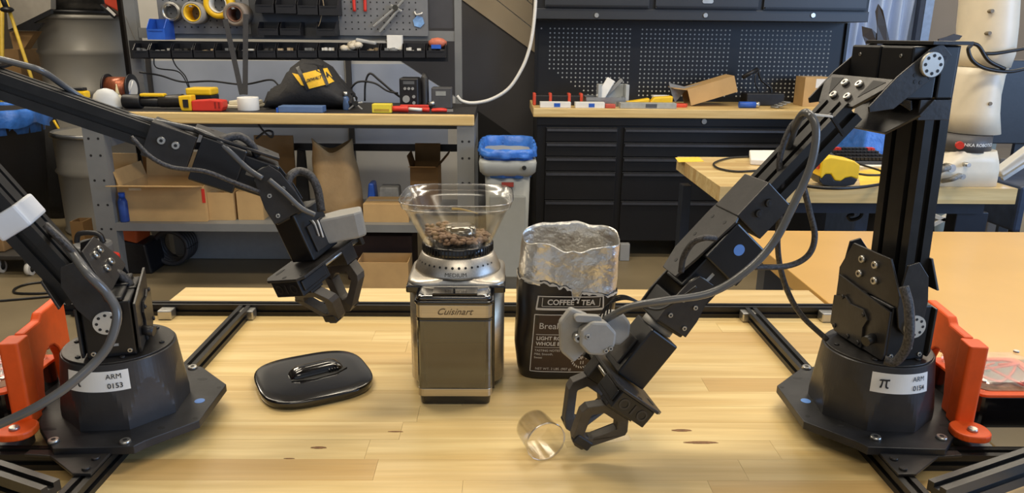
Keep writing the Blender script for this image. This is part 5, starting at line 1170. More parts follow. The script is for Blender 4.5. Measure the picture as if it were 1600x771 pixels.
# yellow poles
def pole(a, b, Y, r, lab, ball=False):
    p0, p1 = ay(*a, Y), ay(*b, Y); dd = (p1-p0).normalized(); p0 = p0-dd*.3
    if dd.z < 0: k = p1.z/abs(dd.z); p1 = p1+dd*(k-.01)
    t = thing('yellow_pole', tuple(p1), lab, 'pole', 'yellow poles leaning at far left')
    m = MB(); m.tube([p0, p1], r, n=10); m.build('shaft', M('pole_yellow', (212, 178, 64), .5, var=.08), t)
    e_ = p0+dd*.02; m = MB(); m.tube([e_-dd*.03, e_+dd*.03], r*1.2, n=10); m.build('end_cap', black, t)
    if ball:
        bb = ay(11, 15, Y-.02); m = MB(); m.sphere(tuple(bb), .04, n=12, sc_=(1, 1, .5)); m.tube([bb, bb+Vector((-.03, 0, .12))], .016, n=8); m.build('clamp_knob', black, t)
pole((3, 20), (3.5, 160), 5.2, .013, 'upright yellow pole at the far left edge')
pole((9, 0), (42, 100), 5.1, .011, 'slanting yellow pole with a black clamp', True)
# angled board and brown box high at left
pl = [(10, -20), (82, -20), (82, 14), (16, 47)]
P_ = [ay(a, b, 5.35) for a, b in pl]; m = MB(); m.prism([(v.x, v.z) for v in P_], 5.33, 5.39, axis='y'); bo = single('angled_board', m, M('beige_board', (150, 144, 134), .6, var=.05), 'beige angled board with black underside at the top left corner', 'board', origin=P_[3])
P_ = [ay(a, b, 5.32) for a, b in ((15, 47), (82, 15), (82, 22), (55, 36), (70, 36), (60, 48))]; m = MB(); m.prism([(v.x, v.z) for v in P_], 5.30, 5.329, axis='y'); m.build('black_edge', black, bo)
P_ = [ay(a, b, 5.36) for a, b in ((17, 49), (58, 49), (40, 77), (24, 77))]; m = MB(); m.prism([(v.x, v.z) for v in P_], 5.34, 5.42, axis='y'); m.build('wooden_support', card2, bo)
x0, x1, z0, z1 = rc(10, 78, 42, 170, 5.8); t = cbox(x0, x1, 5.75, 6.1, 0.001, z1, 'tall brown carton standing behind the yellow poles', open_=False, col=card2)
# big black bin with blue liner
def liner_mesh(cx, cy, z, rx, ry, hang, name, parent, e=2.2, ph=0):
    rings = []; n = 72
    for k, (s_, dz) in enumerate(((.93, -.12), (.96, -.03), (.99, .012), (1.03, .018), (1.06, 0), (1.07, -.04), (1.075, -.08), (1.06, -.11))):
        ring = []
        for i in range(n):
            a = 2*math.pi*i/n; r_ = (abs(math.cos(a)/rx)**e+abs(math.sin(a)/ry)**e)**(-1/e)
            dd = hang*(.75+.35*noise.noise(Vector((i*.22, ph, 0))))/.11
            zz = z+(dz*dd if k > 4 else dz); rr_ = r_*s_+.008*math.sin(i*1.7+k*.6)+.012*noise.noise(Vector((i*.5, k*.5, ph)))
            ring.append((cx+rr_*math.cos(a), cy+rr_*math.sin(a), zz))
        rings.append(ring)
    m = MB(); m.loft(rings, cap0=True, cap1=False); return m.build(name, liner, parent)
bxc, byc = ay(80, 300, 4.3).x-.32, 4.3
zt = ay(30, 182, 4.0).z
t = thing('waste_bin', (bxc, byc, 0), 'big black waste bin with blue liner at the left edge', 'bin')
m = MB(); m.lathe([(.24, .05), (.30, zt-.02), (.31, zt-.01), (.31, zt)], c=(bxc, byc, 0), n=40, cap1=True); m.build('tub', M('matt_black_bin', (34, 33, 34), .6, var=.15, scale=6), t)
liner_mesh(bxc, byc, zt, .315, .315, .10, 'liner', t, e=2)
for a in (45, 135, 225, 315): m = MB(); c_ = Vector((bxc+.19*math.cos(R(a)), byc+.19*math.sin(R(a)), .025)); m.cyl(c_-Vector((.012, 0, 0)), c_+Vector((.012, 0, 0)), .0245, n=16); m.build('wheel', black, t)
m = MB(); m.lathe([(.2, .0), (.16, .0)], c=(0, 0, 0)) if False else None
t = thing('black_sack', (ay(95, 330, 4.98).x, 4.98, 0), 'tall black sack standing between waste bin and drum', 'sack')
c_ = t.location; m = MB(); m.loft([[(c_.x+(.085+.006*math.sin(5*a))*k_*math.cos(a), 4.98+.085*k_*math.sin(a), z_) for a in [2*math.pi*i/24 for i in range(24)]] for z_, k_ in ((.001, .9), (.1, 1), (.4, 1), (.62, .8), (.72, .5), (.8, .55))]); m.build('sack', fab, t)
m = MB(); m.tube([ay(84, 188, 4.88), ay(100, 215, 4.88)], .008, n=6); m.build('yellow_strap', yellow, t)
# low cart with casters
cxx = ay(20, 400, 3.75)
t = thing('low_cart', (cxx.x, 3.85, 0), 'low dark cart on pale casters at the left edge of the floor', 'cart')
x0 = ay(-60, 390, 3.7).x; x1 = ay(62, 390, 3.7).x
m = MB(); m.box(x0, x1, 3.68, 4.0, .085, .11); m.build('deck', M('cart_dark', (52, 48, 44), .6, var=.2), t, bevel=.006)
for k in range(5):
    rr2 = random.Random(k+3); a = rr2.uniform(x0+.03, x1-.1); m = MB(); m.box(a, a+rr2.uniform(.06, .12), 3.7+rr2.uniform(0, .12), 3.88+rr2.uniform(0, .1), .1102, .15+rr2.uniform(0, .06)); m.build('scrap', [card2, M('grey_scrap', (104, 98, 90), .7, var=.2), fab][k % 3], t, bevel=.006)
for a in ((45, 3.70), (0, 3.74), (45, 3.94)):
    c_ = ay(a[0], 410, a[1]); m = MB(); m.mat(white_m).cyl((c_.x-.012, a[1], .033), (c_.x+.012, a[1], .033), .033, n=20); m.mat(ink).cyl((c_.x+.0122, a[1], .033), (c_.x+.0125, a[1], .033), .018, n=16)
    m.mat(M('caster_fork', (80, 78, 74), .4, .5)).box(c_.x-.015, c_.x-.0125, a[1]-.012, a[1]+.012, .03, .085); m.box(c_.x+.0126, c_.x+.016, a[1]-.012, a[1]+.012, .03, .085); m.build('caster', None, t)
# red and black vacuum / tool box
x0, x1, _, _ = rc(92, 400, 160, 480, 3.1)
t = thing('shop_vacuum', ((x0+x1)/2, 3.15, 0), 'black and red shop vacuum on the floor behind the left arm', 'vacuum')
m = MB(); m.prism(rrect(x1-x0-.0, .2, .05, cx=(x0+x1)/2, cy=3.2), .001, .19); m.build('tank', M('tank_black', (34, 32, 32), .5, var=.15), t, bevel=.015)
m = MB(); m.prism(rrect(x1-x0+.01, .21, .05, cx=(x0+x1)/2, cy=3.2), .1905, .25); m.build('red_band', red_m, t, bevel=.01)
m = MB(); m.prism(rrect((x1-x0)*.8, .17, .05, cx=(x0+x1)/2+.01, cy=3.2), .2505, .32); m.build('motor_cover', M('cover_grey', (104, 104, 104), .5, var=.1), t, bevel=.02)
m = MB(); m.tube([((x0+x1)/2-.05, 3.2, .32), ((x0+x1)/2-.03, 3.2, .36), ((x0+x1)/2+.05, 3.2, .36), ((x0+x1)/2+.07, 3.2, .32)], .012, n=8); m.build('handle', black, t)
pts = [az(a, b, .006) for a, b in ((-20, 472), (40, 467), (95, 462))]; cable(pts, .006, cable_m, 'black power cord lying straight on the floor at far left')
pts = [az(a, b, .006) for a, b in ((92, 440), (50, 443), (26, 450), (24, 458), (60, 459), (92, 456))]; cable(pts, .006, cable_m, 'black power cord looped on the floor beside the vacuum')
x0, x1, _, z1 = rc(108, 325, 128, 360, 4.2); cbox(x0, x1, 4.2, 4.3, .0005, .16, 'small cardboard box on the floor behind the bench leg', flaps=False, col=card2)

# ================================================================ grey waste bin in the middle
x0, x1 = ay(757, 300, 3.4).x, ay(829, 300, 3.4).x; zt = ay(790, 250, 3.4).z; cx = (x0+x1)/2
t = thing('grey_bin', (cx, 3.62, 0), 'slim grey waste bin with blue liner between bench and tool chest', 'bin')
def rr3(w_, d_, z): return [(cx+a, 3.62+b, z) for a, b in rrect(w_, d_, .03)]
gb = M('grey_bin_plastic', (162, 164, 160), .5, var=.03)
W_ = x1-x0
m = MB(); m.loft([rr3(W_*.86, .36, .001), rr3(W_*.98, .44, zt-.075)]); tb_ = m.build('tub', gb, t, bevel=0)
m = MB(); m.loft([rr3(W_*1.04, .46, zt-.0745), rr3(W_*1.2, .50, zt-.055), rr3(W_*1.24, .52, zt-.01), rr3(W_*1.2, .50, zt)]); m.build('rim', gb, t)
liner_mesh(cx, 3.62, zt+.035, W_*.585, .245, .03, 'liner', t, e=5, ph=4)
bd_y = 3.62-.222
m = MB(); m.box(cx+.0-.028, cx+.028, bd_y-.010, bd_y+.004, zt-.125, zt-.105); m.build('red_badge', M('red_badge', (160, 60, 50), .5, var=.1), t)
m = MB(); m.cyl((cx+.075, 3.355, zt-.03), (cx+.075, 3.368, zt-.03), .010, n=14); m.build('rim_hole', ink, t)
m = MB(); m.box(cx-.085, cx+.085, bd_y-.004, bd_y+.02, .1, zt-.17); m.build('moulded_panel', gb, t, bevel=.006)
# ================================================================ tool chest with hutch
YC = 4.05; x0 = ay(838, 250, YC).x; x1 = ay(1352, 250, YC).x
zc1 = ay(1000, 170, YC).z; zc0 = ay(1000, 184, YC).z; zbot = .12
t = thing('tool_chest', ((x0+x1)/2, 4.3, 0), 'long black tool chest with wooden top and many flat drawers', 'tool chest')
m = MB(); m.box(ay(833, 177, YC).x, x1+.03, YC-.02, YC+.5, zc0, zc1); m.build('wooden_top', wood_e, t, bevel=.004)
m = MB(); m.box(x0, x1, YC+.012, YC+.48, zbot, zc0-.0005); m.build('carcass', chest_m, t, bevel=.003)
m = MB(); m.box(x0, x1, YC, YC+.0118, ay(1000, 197, YC).z, zc0-.0005); fa = m.build('fascia', chest_m, t, bevel=.002)
m = MB(); c_ = ay(1100, 190, YC); m.cyl(c_, c_-Vector((0, .006, 0)), .014, n=14); m.build('lock', silver, fa)
for k, (a, b) in enumerate(((852, 963), (973, 1346))):
    xa, xb = ay(a, 250, YC).x, ay(b, 250, YC).x
    for ya, yb_ in ((200, 222), (223, 245), (246, 268), (269, 313), (314, 376)):
        za, zb_ = ay(1000, ya, YC).z, ay(1000, yb_, YC).z
        m = MB(); m.box(xa, xb, YC-.004, YC+.0118, zb_, za); dr = m.build('drawer', chest_m, t, bevel=.002)
        m = MB(); m.prism([(YC-.0045, za-.006), (YC-.016, za-.008), (YC-.018, za-.020), (YC-.014, za-.020), (YC-.012, za-.012), (YC-.0045, za-.012)], xa+.006, xb-.006, axis='x'); m.build('pull', chest_h, dr)
for xx in (x0+.08, (x0+x1)/2, x1-.08):
    for yy in (YC+.07, YC+.42):
        m = MB(); m.cyl((xx-.02, yy, .05), (xx+.02, yy, .05), .0495, n=20); m.box(xx-.03, xx+.03, yy-.03, yy+.03, .085, zbot); m.build('caster', M('caster_grey', (84, 84, 86), .5), t)
# hutch: back pegboard and upper cabinet
yp_ = 4.52
t = thing('hutch', ((x0+x1)/2, 4.5, zc1), 'black hutch with pegboard back and overhead cabinet above the tool chest', 'cabinet')
zt = ay(1000, 31, 4.25).z
xl_, xr_ = ay(836, 100, yp_).x, ay(1317, 100, yp_).x
m = MB(); m.box(xl_, xr_, yp_, yp_+.02, zc1+.0005, zt-.0005); pb = m.build('back_panel', M('hutch_charcoal', (22, 24, 29), .45, .1, var=.08, scale=6), t)
dotm = M('peg_hole_light', (176, 178, 174), .6, var=.1)
for a, b in ((846, 985), (1004, 1141), (1160, 1299)):
    xa, xb = ay(a, 44, yp_).x, ay(b, 44, yp_).x; za, zb_ = ay(1000, 46, yp_).z, ay(1000, 149, yp_).z
    m = MB(); r4 = random.Random(a); nx, nz = 20, 15
    for i in range(nx+1):
        for j in range(nz+1):
            x, z = xa+(xb-xa)*i/nx, zb_+(za-zb_)*j/nz
            if a == 846 and (i+ (nz-j)*1.0) > 0 and i < 2+max(0, (6-j))*1.5: continue
            m.add([(x+.0052*math.cos(k*math.pi/3), yp_-.0008, z+.0052*math.sin(k*math.pi/3)) for k in range(6)], [tuple(range(6))])
    h = m.build('peg_holes', dotm, pb); h['kind'] = 'stuff'
for s_ in (xl_-.004, xr_-.012):
    m = MB(); m.box(s_, s_+.016, yp_-.26, yp_-.0005, zt+.0005, zt+.5) if False else m.box(s_, s_+.016, yp_-.02, yp_-.0005, zc1+.0005, zt-.0005); m.build('side_post', chest_m, t)
xa, xb = ay(835, 20, 4.25).x, ay(1358, 20, 4.25).x
m = MB(); m.box(xa, xb, 4.262, yp_+.02, zt, zt+.5); m.build('upper_cabinet', chest_m, t, bevel=.003)
cabm = M('cabinet_front', (48, 50, 54), .4, .1, var=.06, scale=6)
m = MB(); m.box(xa, xb, 4.25, 4.2615, zt, zt+.055); fa = m.build('lower_fascia', cabm, t, bevel=.002)
for px in (932, 1102, 1270):
    c_ = ay(px, 24, 4.25); m = MB(); m.cyl(c_, c_-Vector((0, .008, 0)), .014, .012, n=14); m.build('lock', silver, fa)
for k, (a, b) in enumerate(((851, 1014), (1024, 1185), (1193, 1354))):
    u, v = ay(a, 10, 4.25).x, ay(b, 10, 4.25).x
    m = MB(); m.box(u, v, 4.246, 4.2615, zt+.06, zt+.42); dr = m.build('cabinet_door', cabm, t, bevel=.002)
    m = MB(); m.box(u+.005, v-.005, 4.232, 4.2455, zt+.066, zt+.074); m.build('pull', chest_m, dr)
c_ = ay(1106, 2, 4.246); m = MB(); m.prism(rrect(.06, .022, .01, cx=c_.x, cy=c_.z), 4.242, 4.2455, axis='y'); o = m.build('oval_badge', silver, dr)
# ---------------- items on the chest
ZC = zc1
def onc(px0, py0, px1, py1, dy=0):
    y = min(max(az((px0+px1)/2, py1, ZC).y, YC+.0), YC+.3)+dy
    a, b, _, z1 = rc(px0, py0, px1, py1, y); return a, b, y, ZC+.0005, z1
a, b, y, z0, z1 = onc(815, 150, 905, 163, .12); a = ay(835, 160, 4.2).x
t = thing('black_level_case', ((a+b)/2, 4.2, z0), 'long black case with red end blocks at the left of the chest top', 'case')
m = MB(); m.box(a, b, 4.2, 4.26, z0+.0, z0+.055); m.build('case', black, t, bevel=.004)
for q_ in (0, .33, .72, .97):
    xx = a+(b-a)*q_; m = MB(); m.box(xx-.008, xx+.008, 4.194, 4.266, z0+.001, z0+.066); m.build('red_block', M('red_orange', (210, 74, 48), .5), t, bevel=.003)
for (p_, lab, mt, mt2) in (((844, 163, 892, 172), 'flat white box with a blue mark at the left of the chest top', paper, blue_p), ((899, 161, 945, 172), 'flat pale box with blue square beside the clear tray', paper, blue_p), ((969, 165, 1057, 173), 'long pale grey strip box along the chest front edge', M('pale_strip', (164, 164, 156), .5), dark_gray)):
    a, b, y, z0, z1 = onc(*p_); t = thing('flat_box', ((a+b)/2, y, z0), lab, 'box')
    m = MB(); m.box(a, b, y, y+.06, z0, z0+.03); m.build('box', mt, t, bevel=.002)
    m = MB(); m.box(a+(b-a)*.45, a+(b-a)*.65, y-.0012, y-.0002, z0+.005, z0+.025); m.build('mark', mt2, t)
m = MB(); a, b, y, z0, z1 = onc(946, 163, 962, 172); m.box(a, b, y, y+.04, z0, z0+.022); single('red_tin', m, M('dull_red', (190, 82, 66), .5), 'small dull red tin at the chest front edge', 'tin', .005, origin=(a, y, z0))
smc = clear_mat('milky_plastic', (200, 204, 206), .42, .7, .3)
a, b, y, z0, z1 = onc(912, 150, 972, 166, .08)
t = thing('clear_tray', ((a+b)/2, 4.22, z0), 'low milky plastic tray holding the upright tub', 'tray')
m = MB(); m.box(a, b, 4.15, 4.32, z0+.034, z0+.038) if False else m.box(a, b, 4.15, 4.32, z0, z0+.004); m.build('floor', smc, t)
for q_ in ((a, a+.003, 4.15, 4.32), (b-.003, b, 4.15, 4.32), (a, b, 4.15, 4.153), (a, b, 4.317, 4.32)): m = MB(); m.box(*q_, z0+.0042, z0+.05); m.build('wall', smc, t)
a, b, y, z0, z1 = onc(926, 128, 972, 160, .1)
t = thing('clear_tub', ((a+b)/2, 4.24, z0+.0045), 'upright milky plastic tub with tools inside on the chest', 'tub')
for q_ in ((a, a+.02, 4.2, 4.28), (b-.02, b, 4.2, 4.28), (a+.0205, b-.0205, 4.272, 4.28)): m = MB(); m.box(*q_, z0+.0045, z1); m.build('wall', M('milky_solid', (176, 180, 180), .4, var=.05), t, bevel=.003)
m = MB(); m.bar(ay(937, 154, 4.22), ay(955, 124, 4.25), .05, .02, (1, 0, 0)); m.build('white_handle', white_m, t, bevel=.005)
m = MB(); m.bar(ay(948, 148, 4.25), ay(972, 124, 4.25), .02, .012, (1, 0, 0)); m.build('tool', grey_print, t, bevel=.003)
for p_, lab, mt in (((973, 152, 1007, 166), 'yellow plastic clamp shell left of the white card', yellow), ((1009, 152, 1042, 166), 'larger yellow plastic shell in front of the white card', yellow)):
    a, b, y, z0, z1 = onc(*p_, .06); t = thing('yellow_shell', ((a+b)/2, y, z0), lab, 'tool')
    m = MB(); m.prism([(a, z0), (b, z0), (b+.005, z0+.05), (a+.04, z0+.035), (a, z0+.03)] if 'left' in lab else [(a, z0), (b, z0), (b+.003, z0+.062), (a+.02, z0+.055), (a-.002, z0+.03)], 4.13, 4.18, axis='y'); m.build('shell', mt, t, bevel=.008)
    m = MB(); m.box(a+.02, b-.02, 4.1282, 4.1295, z0+.01, z0+.02); m.build('slot', M('dark_yellow', (180, 136, 20), .5), t)
a, b, y, z0, z1 = onc(1005, 143, 1028, 156, .2); m = MB(); m.box(a, b, 4.24, 4.29, z0, z1); o = single('white_card_box', m, paper, 'small white box behind the yellow shells on the chest', 'box', .003, origin=((a+b)/2, 4.25, z0))
a, b, y, z0, z1 = onc(1032, 158, 1062, 167, .1); m = MB(); m.prism([(a, 4.15), (b, 4.13), (b+.02, 4.17), (a, 4.2)], z0, z0+.02); single('red_blade_cover', m, M('red_orange', (210, 74, 48), .5), 'red-orange flat piece lying left of the tilted carton', 'tool', .004, origin=(a, 4.16, z0))
# tilted carton
t = thing('tilted_carton', tuple(az(1110, 172, ZC+.001)), 'open tan cardboard carton tilted up on the chest top', 'box'); t.location.y = 4.12
pa = ay(1088, 171, 4.1); pa.z = ZC+.004; pb_ = ay(1163, 146, 4.1); pc_ = ay(1158, 122, 4.1)
ux = (pb_-pa).normalized(); L_ = (pb_-pa).length; uy = Vector((0, 1, 0)); uz2 = ux.cross(uy).normalized()
if uz2.z < 0: uz2 = -uz2
f = frame(pa, ux, uy, uz2); hh = .088; dd_ = .17; w_ = .004
for nm_, q_ in (('front_panel', (0, L_, 0, w_, 0, hh)), ('back_panel', (0, L_, dd_-w_, dd_, 0, hh)), ('bottom', (0, L_, w_, dd_-w_, 0, w_)), ('top_panel', (0, L_, 0, dd_, hh, hh+w_)), ('end_panel', (L_-w_, L_, w_, dd_-w_, w_, hh))):
    m = MB(f); m.box(*q_); m.build(nm_, card, t)
for q_ in (([(0, hh), (-.07, hh+.03), (-.07, hh+.034), (0, hh+w_)]),):
    m = MB(); m.prism(q_, .01, dd_-.01, axis='y', fr=f); m.build('flap', card, t)
m = MB(); m.prism([(pa.x-.004, 4.10), (pa.x-.12, 4.13), (pa.x-.10, 4.26), (pa.x-.004, 4.26)], ZC+.001, ZC+.005); m.build('flap', card2, t)
m = MB(); P_ = [ay(a, b, 4.22) for a, b in ((1050, 131), (1075, 137), (1106, 131), (1075, 145), (1060, 162), (1055, 150))]; m.prism([(v.x, v.z) for v in P_], 4.3, 4.305, axis='y'); single('grey_sheet', m, M('silver_sheet', (140, 142, 142), .4, .2), 'curled grey sheet standing behind the tilted carton', 'sheet', origin=P_[4])
a, b, y, z0, z1 = onc(1155, 161, 1186, 170, .03)
t = thing('blue_battery_pack', ((a+b)/2, y, z0), 'small blue cylinder pack right of the tilted carton', 'battery')
m = MB(); m.cyl((a, 4.14, z0+.018), (b-.02, 4.14, z0+.018), .0175, n=14); m.build('cell', blue_p, t)
m = MB(); m.cyl((b-.0195, 4.14, z0+.018), (b, 4.14, z0+.018), .0175, n=14); m.build('cap', silver, t)
a, b, y, z0, z1 = onc(1170, 150, 1230, 170, .12)
t = thing('black_equipment', ((a+b)/2, 4.3, z0), 'black clamp lamp arm and box with loose cables behind the carton', 'equipment')
m = MB(); m.box(a, b, 4.28, 4.4, z0, z0+.07); m.build('box', black, t, bevel=.006)
m = MB(); m.tube([ay(1160, 121, 4.35), ay(1184, 108, 4.35)], .012, n=8, smooth_path=False); m.build('arm', black, t)
m = MB(); m.tube([ay(1184, 108, 4.35), ay(1190, 125, 4.35), ay(1204, 138, 4.35), ay(1205, 155, 4.35)], .008, n=8); m.build('arm', black, t)
m = MB(); m.tube([ay(1184, 110, 4.35), ay(1180, 128, 4.34), ay(1190, 150, 4.33)], .005, n=6); m.build('wire', cable_m, t)
cg = thing('cord_heap', (ay(1220, 166, 4.13).x, 4.14, ZC), 'heap of loose grey cords left of the small brown carton', 'cords')
for k in range(4):
    m = MB(); m.tube([Vector((ay(1212+6*k, 166, 4.13).x+.02*math.cos(j*1.5+k), 4.14+.03*math.sin(j*1.5+k)+.004*k, ZC+.008+.008*k)) for j in range(6)], .005, n=6); m.build('cord', M('grey_metal_cord', (140, 140, 138), .4, .5), cg)
a, b, _, z1 = rc(1249, 121, 1289, 160, 4.35)
t = cbox(a, b, 4.28, 4.42, ZC+.0005, z1, 'small brown carton with white label at the right of the chest', open_=False)
m = MB(); m.box(a+(b-a)*.42, b-.003, 4.2785, 4.2796, z1-.055, z1-.005); m.build('white_label', paper, t)

# ================================================================ right hand wall area: window bay with blue sheeting
yW = YB+.6
m = MB(); q = [(1340, -60), (1442, -60), (1442, 330), (1340, 330)]
bluep = M('blue_sheeting', (182, 198, 224), .45, var=.22, scale=2.2, bump=.25, bscale=5)
n_ = 60; xa, xb = ay(1312, 100, 5.1).x, ay(1426, 100, 5.1).x
rows = []
for j in range(24):
    z = .35+(2.4-.35)*j/23
    rows.append([(xa+(xb-xa)*i/n_+.02*math.sin(z*4), 5.1+.03*math.sin(i*.75+z*2.5)+.02*math.sin(i*.31-z*3), z) for i in range(n_+1)])
m = MB(); m.add([p for r_ in rows for p in r_], [(j*(n_+1)+i, j*(n_+1)+i+1, (j+1)*(n_+1)+i+1, (j+1)*(n_+1)+i) for j in range(23) for i in range(n_)], smooth=True)
bs = single('blue_sheeting', m, bluep, 'pale blue plastic sheeting hanging right of the tool chest', 'sheeting', origin=((xa+xb)/2, 5.1, .35)); bs.modifiers.new('s', 'SOLIDIFY').thickness = .002
xa, xb = ay(1427, 80, 5.0).x, ay(1434, 80, 5.0).x; m = MB(); m.box(xa, xb, 5.0, 5.05, 0, 2.6); struct(m.build('trim_1', M('dark_trim', (46, 50, 62), .5)))
xa, xb = ay(1435, 80, 5.0).x, ay(1448, 80, 5.0).x; m = MB(); m.box(xa, xb, 5.0, 5.04, 0, 2.6); struct(m.build('trim_2', M('pale_blue_trim', (140, 162, 196), .5)))
# freestanding glass panel
a, b, z0, z1 = rc(1462, 169, 1560, 252, 3.4)
t = thing('glass_screen', ((a+b)/2, 3.4, 0), 'frosted grey-green glass screen standing behind the white robot', 'screen')
m = MB(); m.box(a, b, 3.4, 3.408, .06, z1-.012); m.build('pane', M('frosted_glass', (140, 148, 142), .25, var=.08, scale=3), t)
m = MB(); m.box(a, b, 3.394, 3.414, z1-.0118, z1); m.build('top_rail', silver, t)
for k in (a+.05, b-.05): m = MB(); m.box(k-.02, k+.02, 3.3, 3.5, 0, .0598); m.build('foot', dark_gray, t)

# ================================================================ second butcher block table
Z2 = .76; p0 = az(1050, 245, Z2); p1 = az(1135, 292, Z2); p2 = az(1590, 291, Z2)
x20, x21 = .5*(p0.x+p1.x), ay(1590, 300, p1.y).x; y20, y21 = p1.y, p0.y
t = thing('butcher_block_table', ((x20+x21)/2, (y20+y21)/2, 0), 'pale butcher block table behind the right arm, carrying the white robot', 'table')
n_ = 14
for i in range(n_):
    ya, yb_ = y20+(y21-y20)*i/n_, y20+(y21-y20)*(i+1)/n_
    xs_ = [x20, x20+(x21-x20)*(.3+.1*math.sin(i*2.1)), x20+(x21-x20)*(.68+.1*math.sin(i*3.7)), x21]
    for k in range(3):
        cx, cy = (xs_[k]+xs_[k+1])/2, (ya+yb_)/2; m = MB(); m.box(xs_[k]+.0003, xs_[k+1]-.0003, ya+.0003, yb_-.0003, Z2-.052, Z2); o = m.build('plank', wood_t, origin=(cx, cy, Z2-.02)); o.parent = t; o.location = Vector((cx, cy, Z2-.02))-t.location
legm = M('blue_black_steel', (36, 42, 54), .4, .2, var=.1)
for (a, b), yy in (((1064, 1078), y21-.1), ((1372, 1386), y20+.05), ((1496, 1546), y20+.08)):
    u, v = ay(a, 330, yy).x, ay(b, 330, yy).x; m = MB(); m.box(u, v, yy, yy+.06, 0, Z2-.1); m.build('leg', legm, t, bevel=.003)
m = MB(); m.box(x20+.06, x21-.06, y20+.06, y21-.06, Z2-.1, Z2-.0525); m.build('underframe', legm, t)
# papers, keyboard, yellow gadget
def on2(px0, py0, px1, py1):
    y = az((px0+px1)/2, py1, Z2).y; a, b, _, z1 = rc(px0, py0, px1, py1, y); return a, b, y, Z2+.0005, z1
c = [az(a, b, Z2) for a, b in ((1055, 247), (1092, 246), (1100, 253), (1060, 254))]; m = MB(); m.prism([(v.x, v.y) for v in c], Z2+.0004, Z2+.0016); single('yellow_note', m, M('note_yellow', (240, 200, 70), .6), 'yellow paper note at the far left corner of the butcher block table', 'note', origin=c[0])
c = [az(a, b, Z2) for a, b in ((1170, 243), (1232, 243), (1245, 262), (1172, 258))]; m = MB(); m.prism([(v.x, v.y) for v in c], Z2+.0004, Z2+.022); o = single('white_pack', m, paper, 'flat white pack lying on the table left of the arm', 'pack', .004, origin=c[0])
m = MB(); m.box(c[0].x+.04, c[0].x+.09, c[3].y+.03, c[3].y+.07, Z2+.0222, Z2+.036); m.build('clear_clip', grey_print, o, bevel=.003)
c = [az(a, b, Z2) for a, b in ((1300, 251), (1384, 251), (1386, 263), (1330, 265))]; m = MB(); m.prism([(v.x, v.y) for v in c], Z2+.0004, Z2+.008); single('white_papers', m, paper, 'white papers lying between keyboard and yellow gadget', 'papers', origin=c[0])
y = 2.86; a, b = ay(1296, 240, y).x, ay(1376, 240, y).x
t = thing('keyboard', ((a+b)/2, y, Z2), 'dark grey keyboard with red keys at the back of the butcher block table', 'keyboard')
m = MB(); m.prism([(y-.09, Z2+.0005), (y+.06, Z2+.0005), (y+.06, Z2+.05), (y-.09, Z2+.018)], a, b, axis='x'); m.build('case', M('keyboard_grey', (64, 68, 78), .5), t, bevel=.002)
for i in range(12):
    for j in range(4):
        xx = a+.012+(b-a-.024)*i/12; yy = y-.082+.034*j; zz = Z2+.0195+.0073*(yy-y+.09)/.034
        m = MB(); m.box(xx, xx+(b-a-.024)/12-.003, yy, yy+.027, zz+.002, zz+.012); m.build('key', red_m if (j == 3 and i in (0, 1, 2, 11, 10)) else black, t)
# yellow gadget
a, b, y, z0, z1 = on2(1281, 259, 1342, 294); ym = y+.0
t = thing('yellow_gadget', ((a+b)/2, ym, z0), 'yellow handheld scanner with wavy black grip lying on the table', 'tool')
w2 = b-a; z0_ = z0
wave = [(a+w2*f, z0+.062*h) for f, h in ((0, .62), (.05, .46), (.14, .72), (.28, .72), (.40, .38), (.55, .34), (.66, .52), (.80, .58), (.93, .50), (1, .45))]
m = MB(); m.prism(wave+[(b, z0+.075), (b-.02, z0+.088), (a+.03, z0+.1), (a+.0, z0+.092)], ym, ym+.09, axis='y'); m.build('shell', yellow, t, bevel=.004)
m = MB(); m.prism([(p_[0], p_[1]-.0004) for p_ in wave]+[(b-.01, z0+.01), (a+w2*.55, z0), (a+w2*.12, z0+.008), (a+.002, z0+.02)], ym+.003, ym+.085, axis='y'); m.build('grip', black, t, bevel=.003)
m = MB(); m.box(a-.006, a-.0004, ym+.01, ym+.05, z0+.06, z0+.088); m.build('red_end', M('red_orange', (210, 74, 48), .5), t)
c = [az(a, b, Z2) for a, b in ((1340, 268), (1392, 262), (1392, 288), (1344, 291))]; m = MB(); m.prism([(v.x, v.y) for v in c], Z2+.0003, Z2+.0012); single('yellow_sheet', m, M('note_yellow', (240, 200, 70), .6), 'yellow sheet lying right of the yellow scanner', 'sheet', origin=c[3])
c = [az(a, b, Z2) for a, b in ((1236, 262), (1284, 258), (1283, 276), (1240, 276))]; m = MB(); m.prism([(v.x, v.y) for v in c], Z2+.0003, Z2+.012); single('dark_tablet', m, gloss, 'flat dark tablet lying left of the yellow scanner', 'tablet', .002, origin=c[0])
zc = Z2+.005
cable([az(a, b, zc) for a, b in ((1175, 245), (1140, 247), (1116, 255), (1122, 263), (1148, 268), (1180, 267), (1235, 262))], .004, cable_m, 'thin black cable looping across the left of the butcher block table')
cable([az(a, b, zc) for a, b in ((1262, 298), (1262, 300))]+[az(a, b, zc) for a, b in ((1268, 301-9), (1310, 290), (1350, 288), (1392, 282))] if False else [az(a, b, zc+.004) for a, b in ((1240, 288), (1290, 297-3), (1340, 293), (1392, 286))], .006, cable_m, 'thick black cable along the front of the butcher block table')
cable([az(a, b, zc+.02) for a, b in ((1285, 256), (1320, 252), (1360, 262), (1386, 272), (1360, 274), (1342, 272))], .004, cable_m, 'black lead curling behind the yellow scanner')
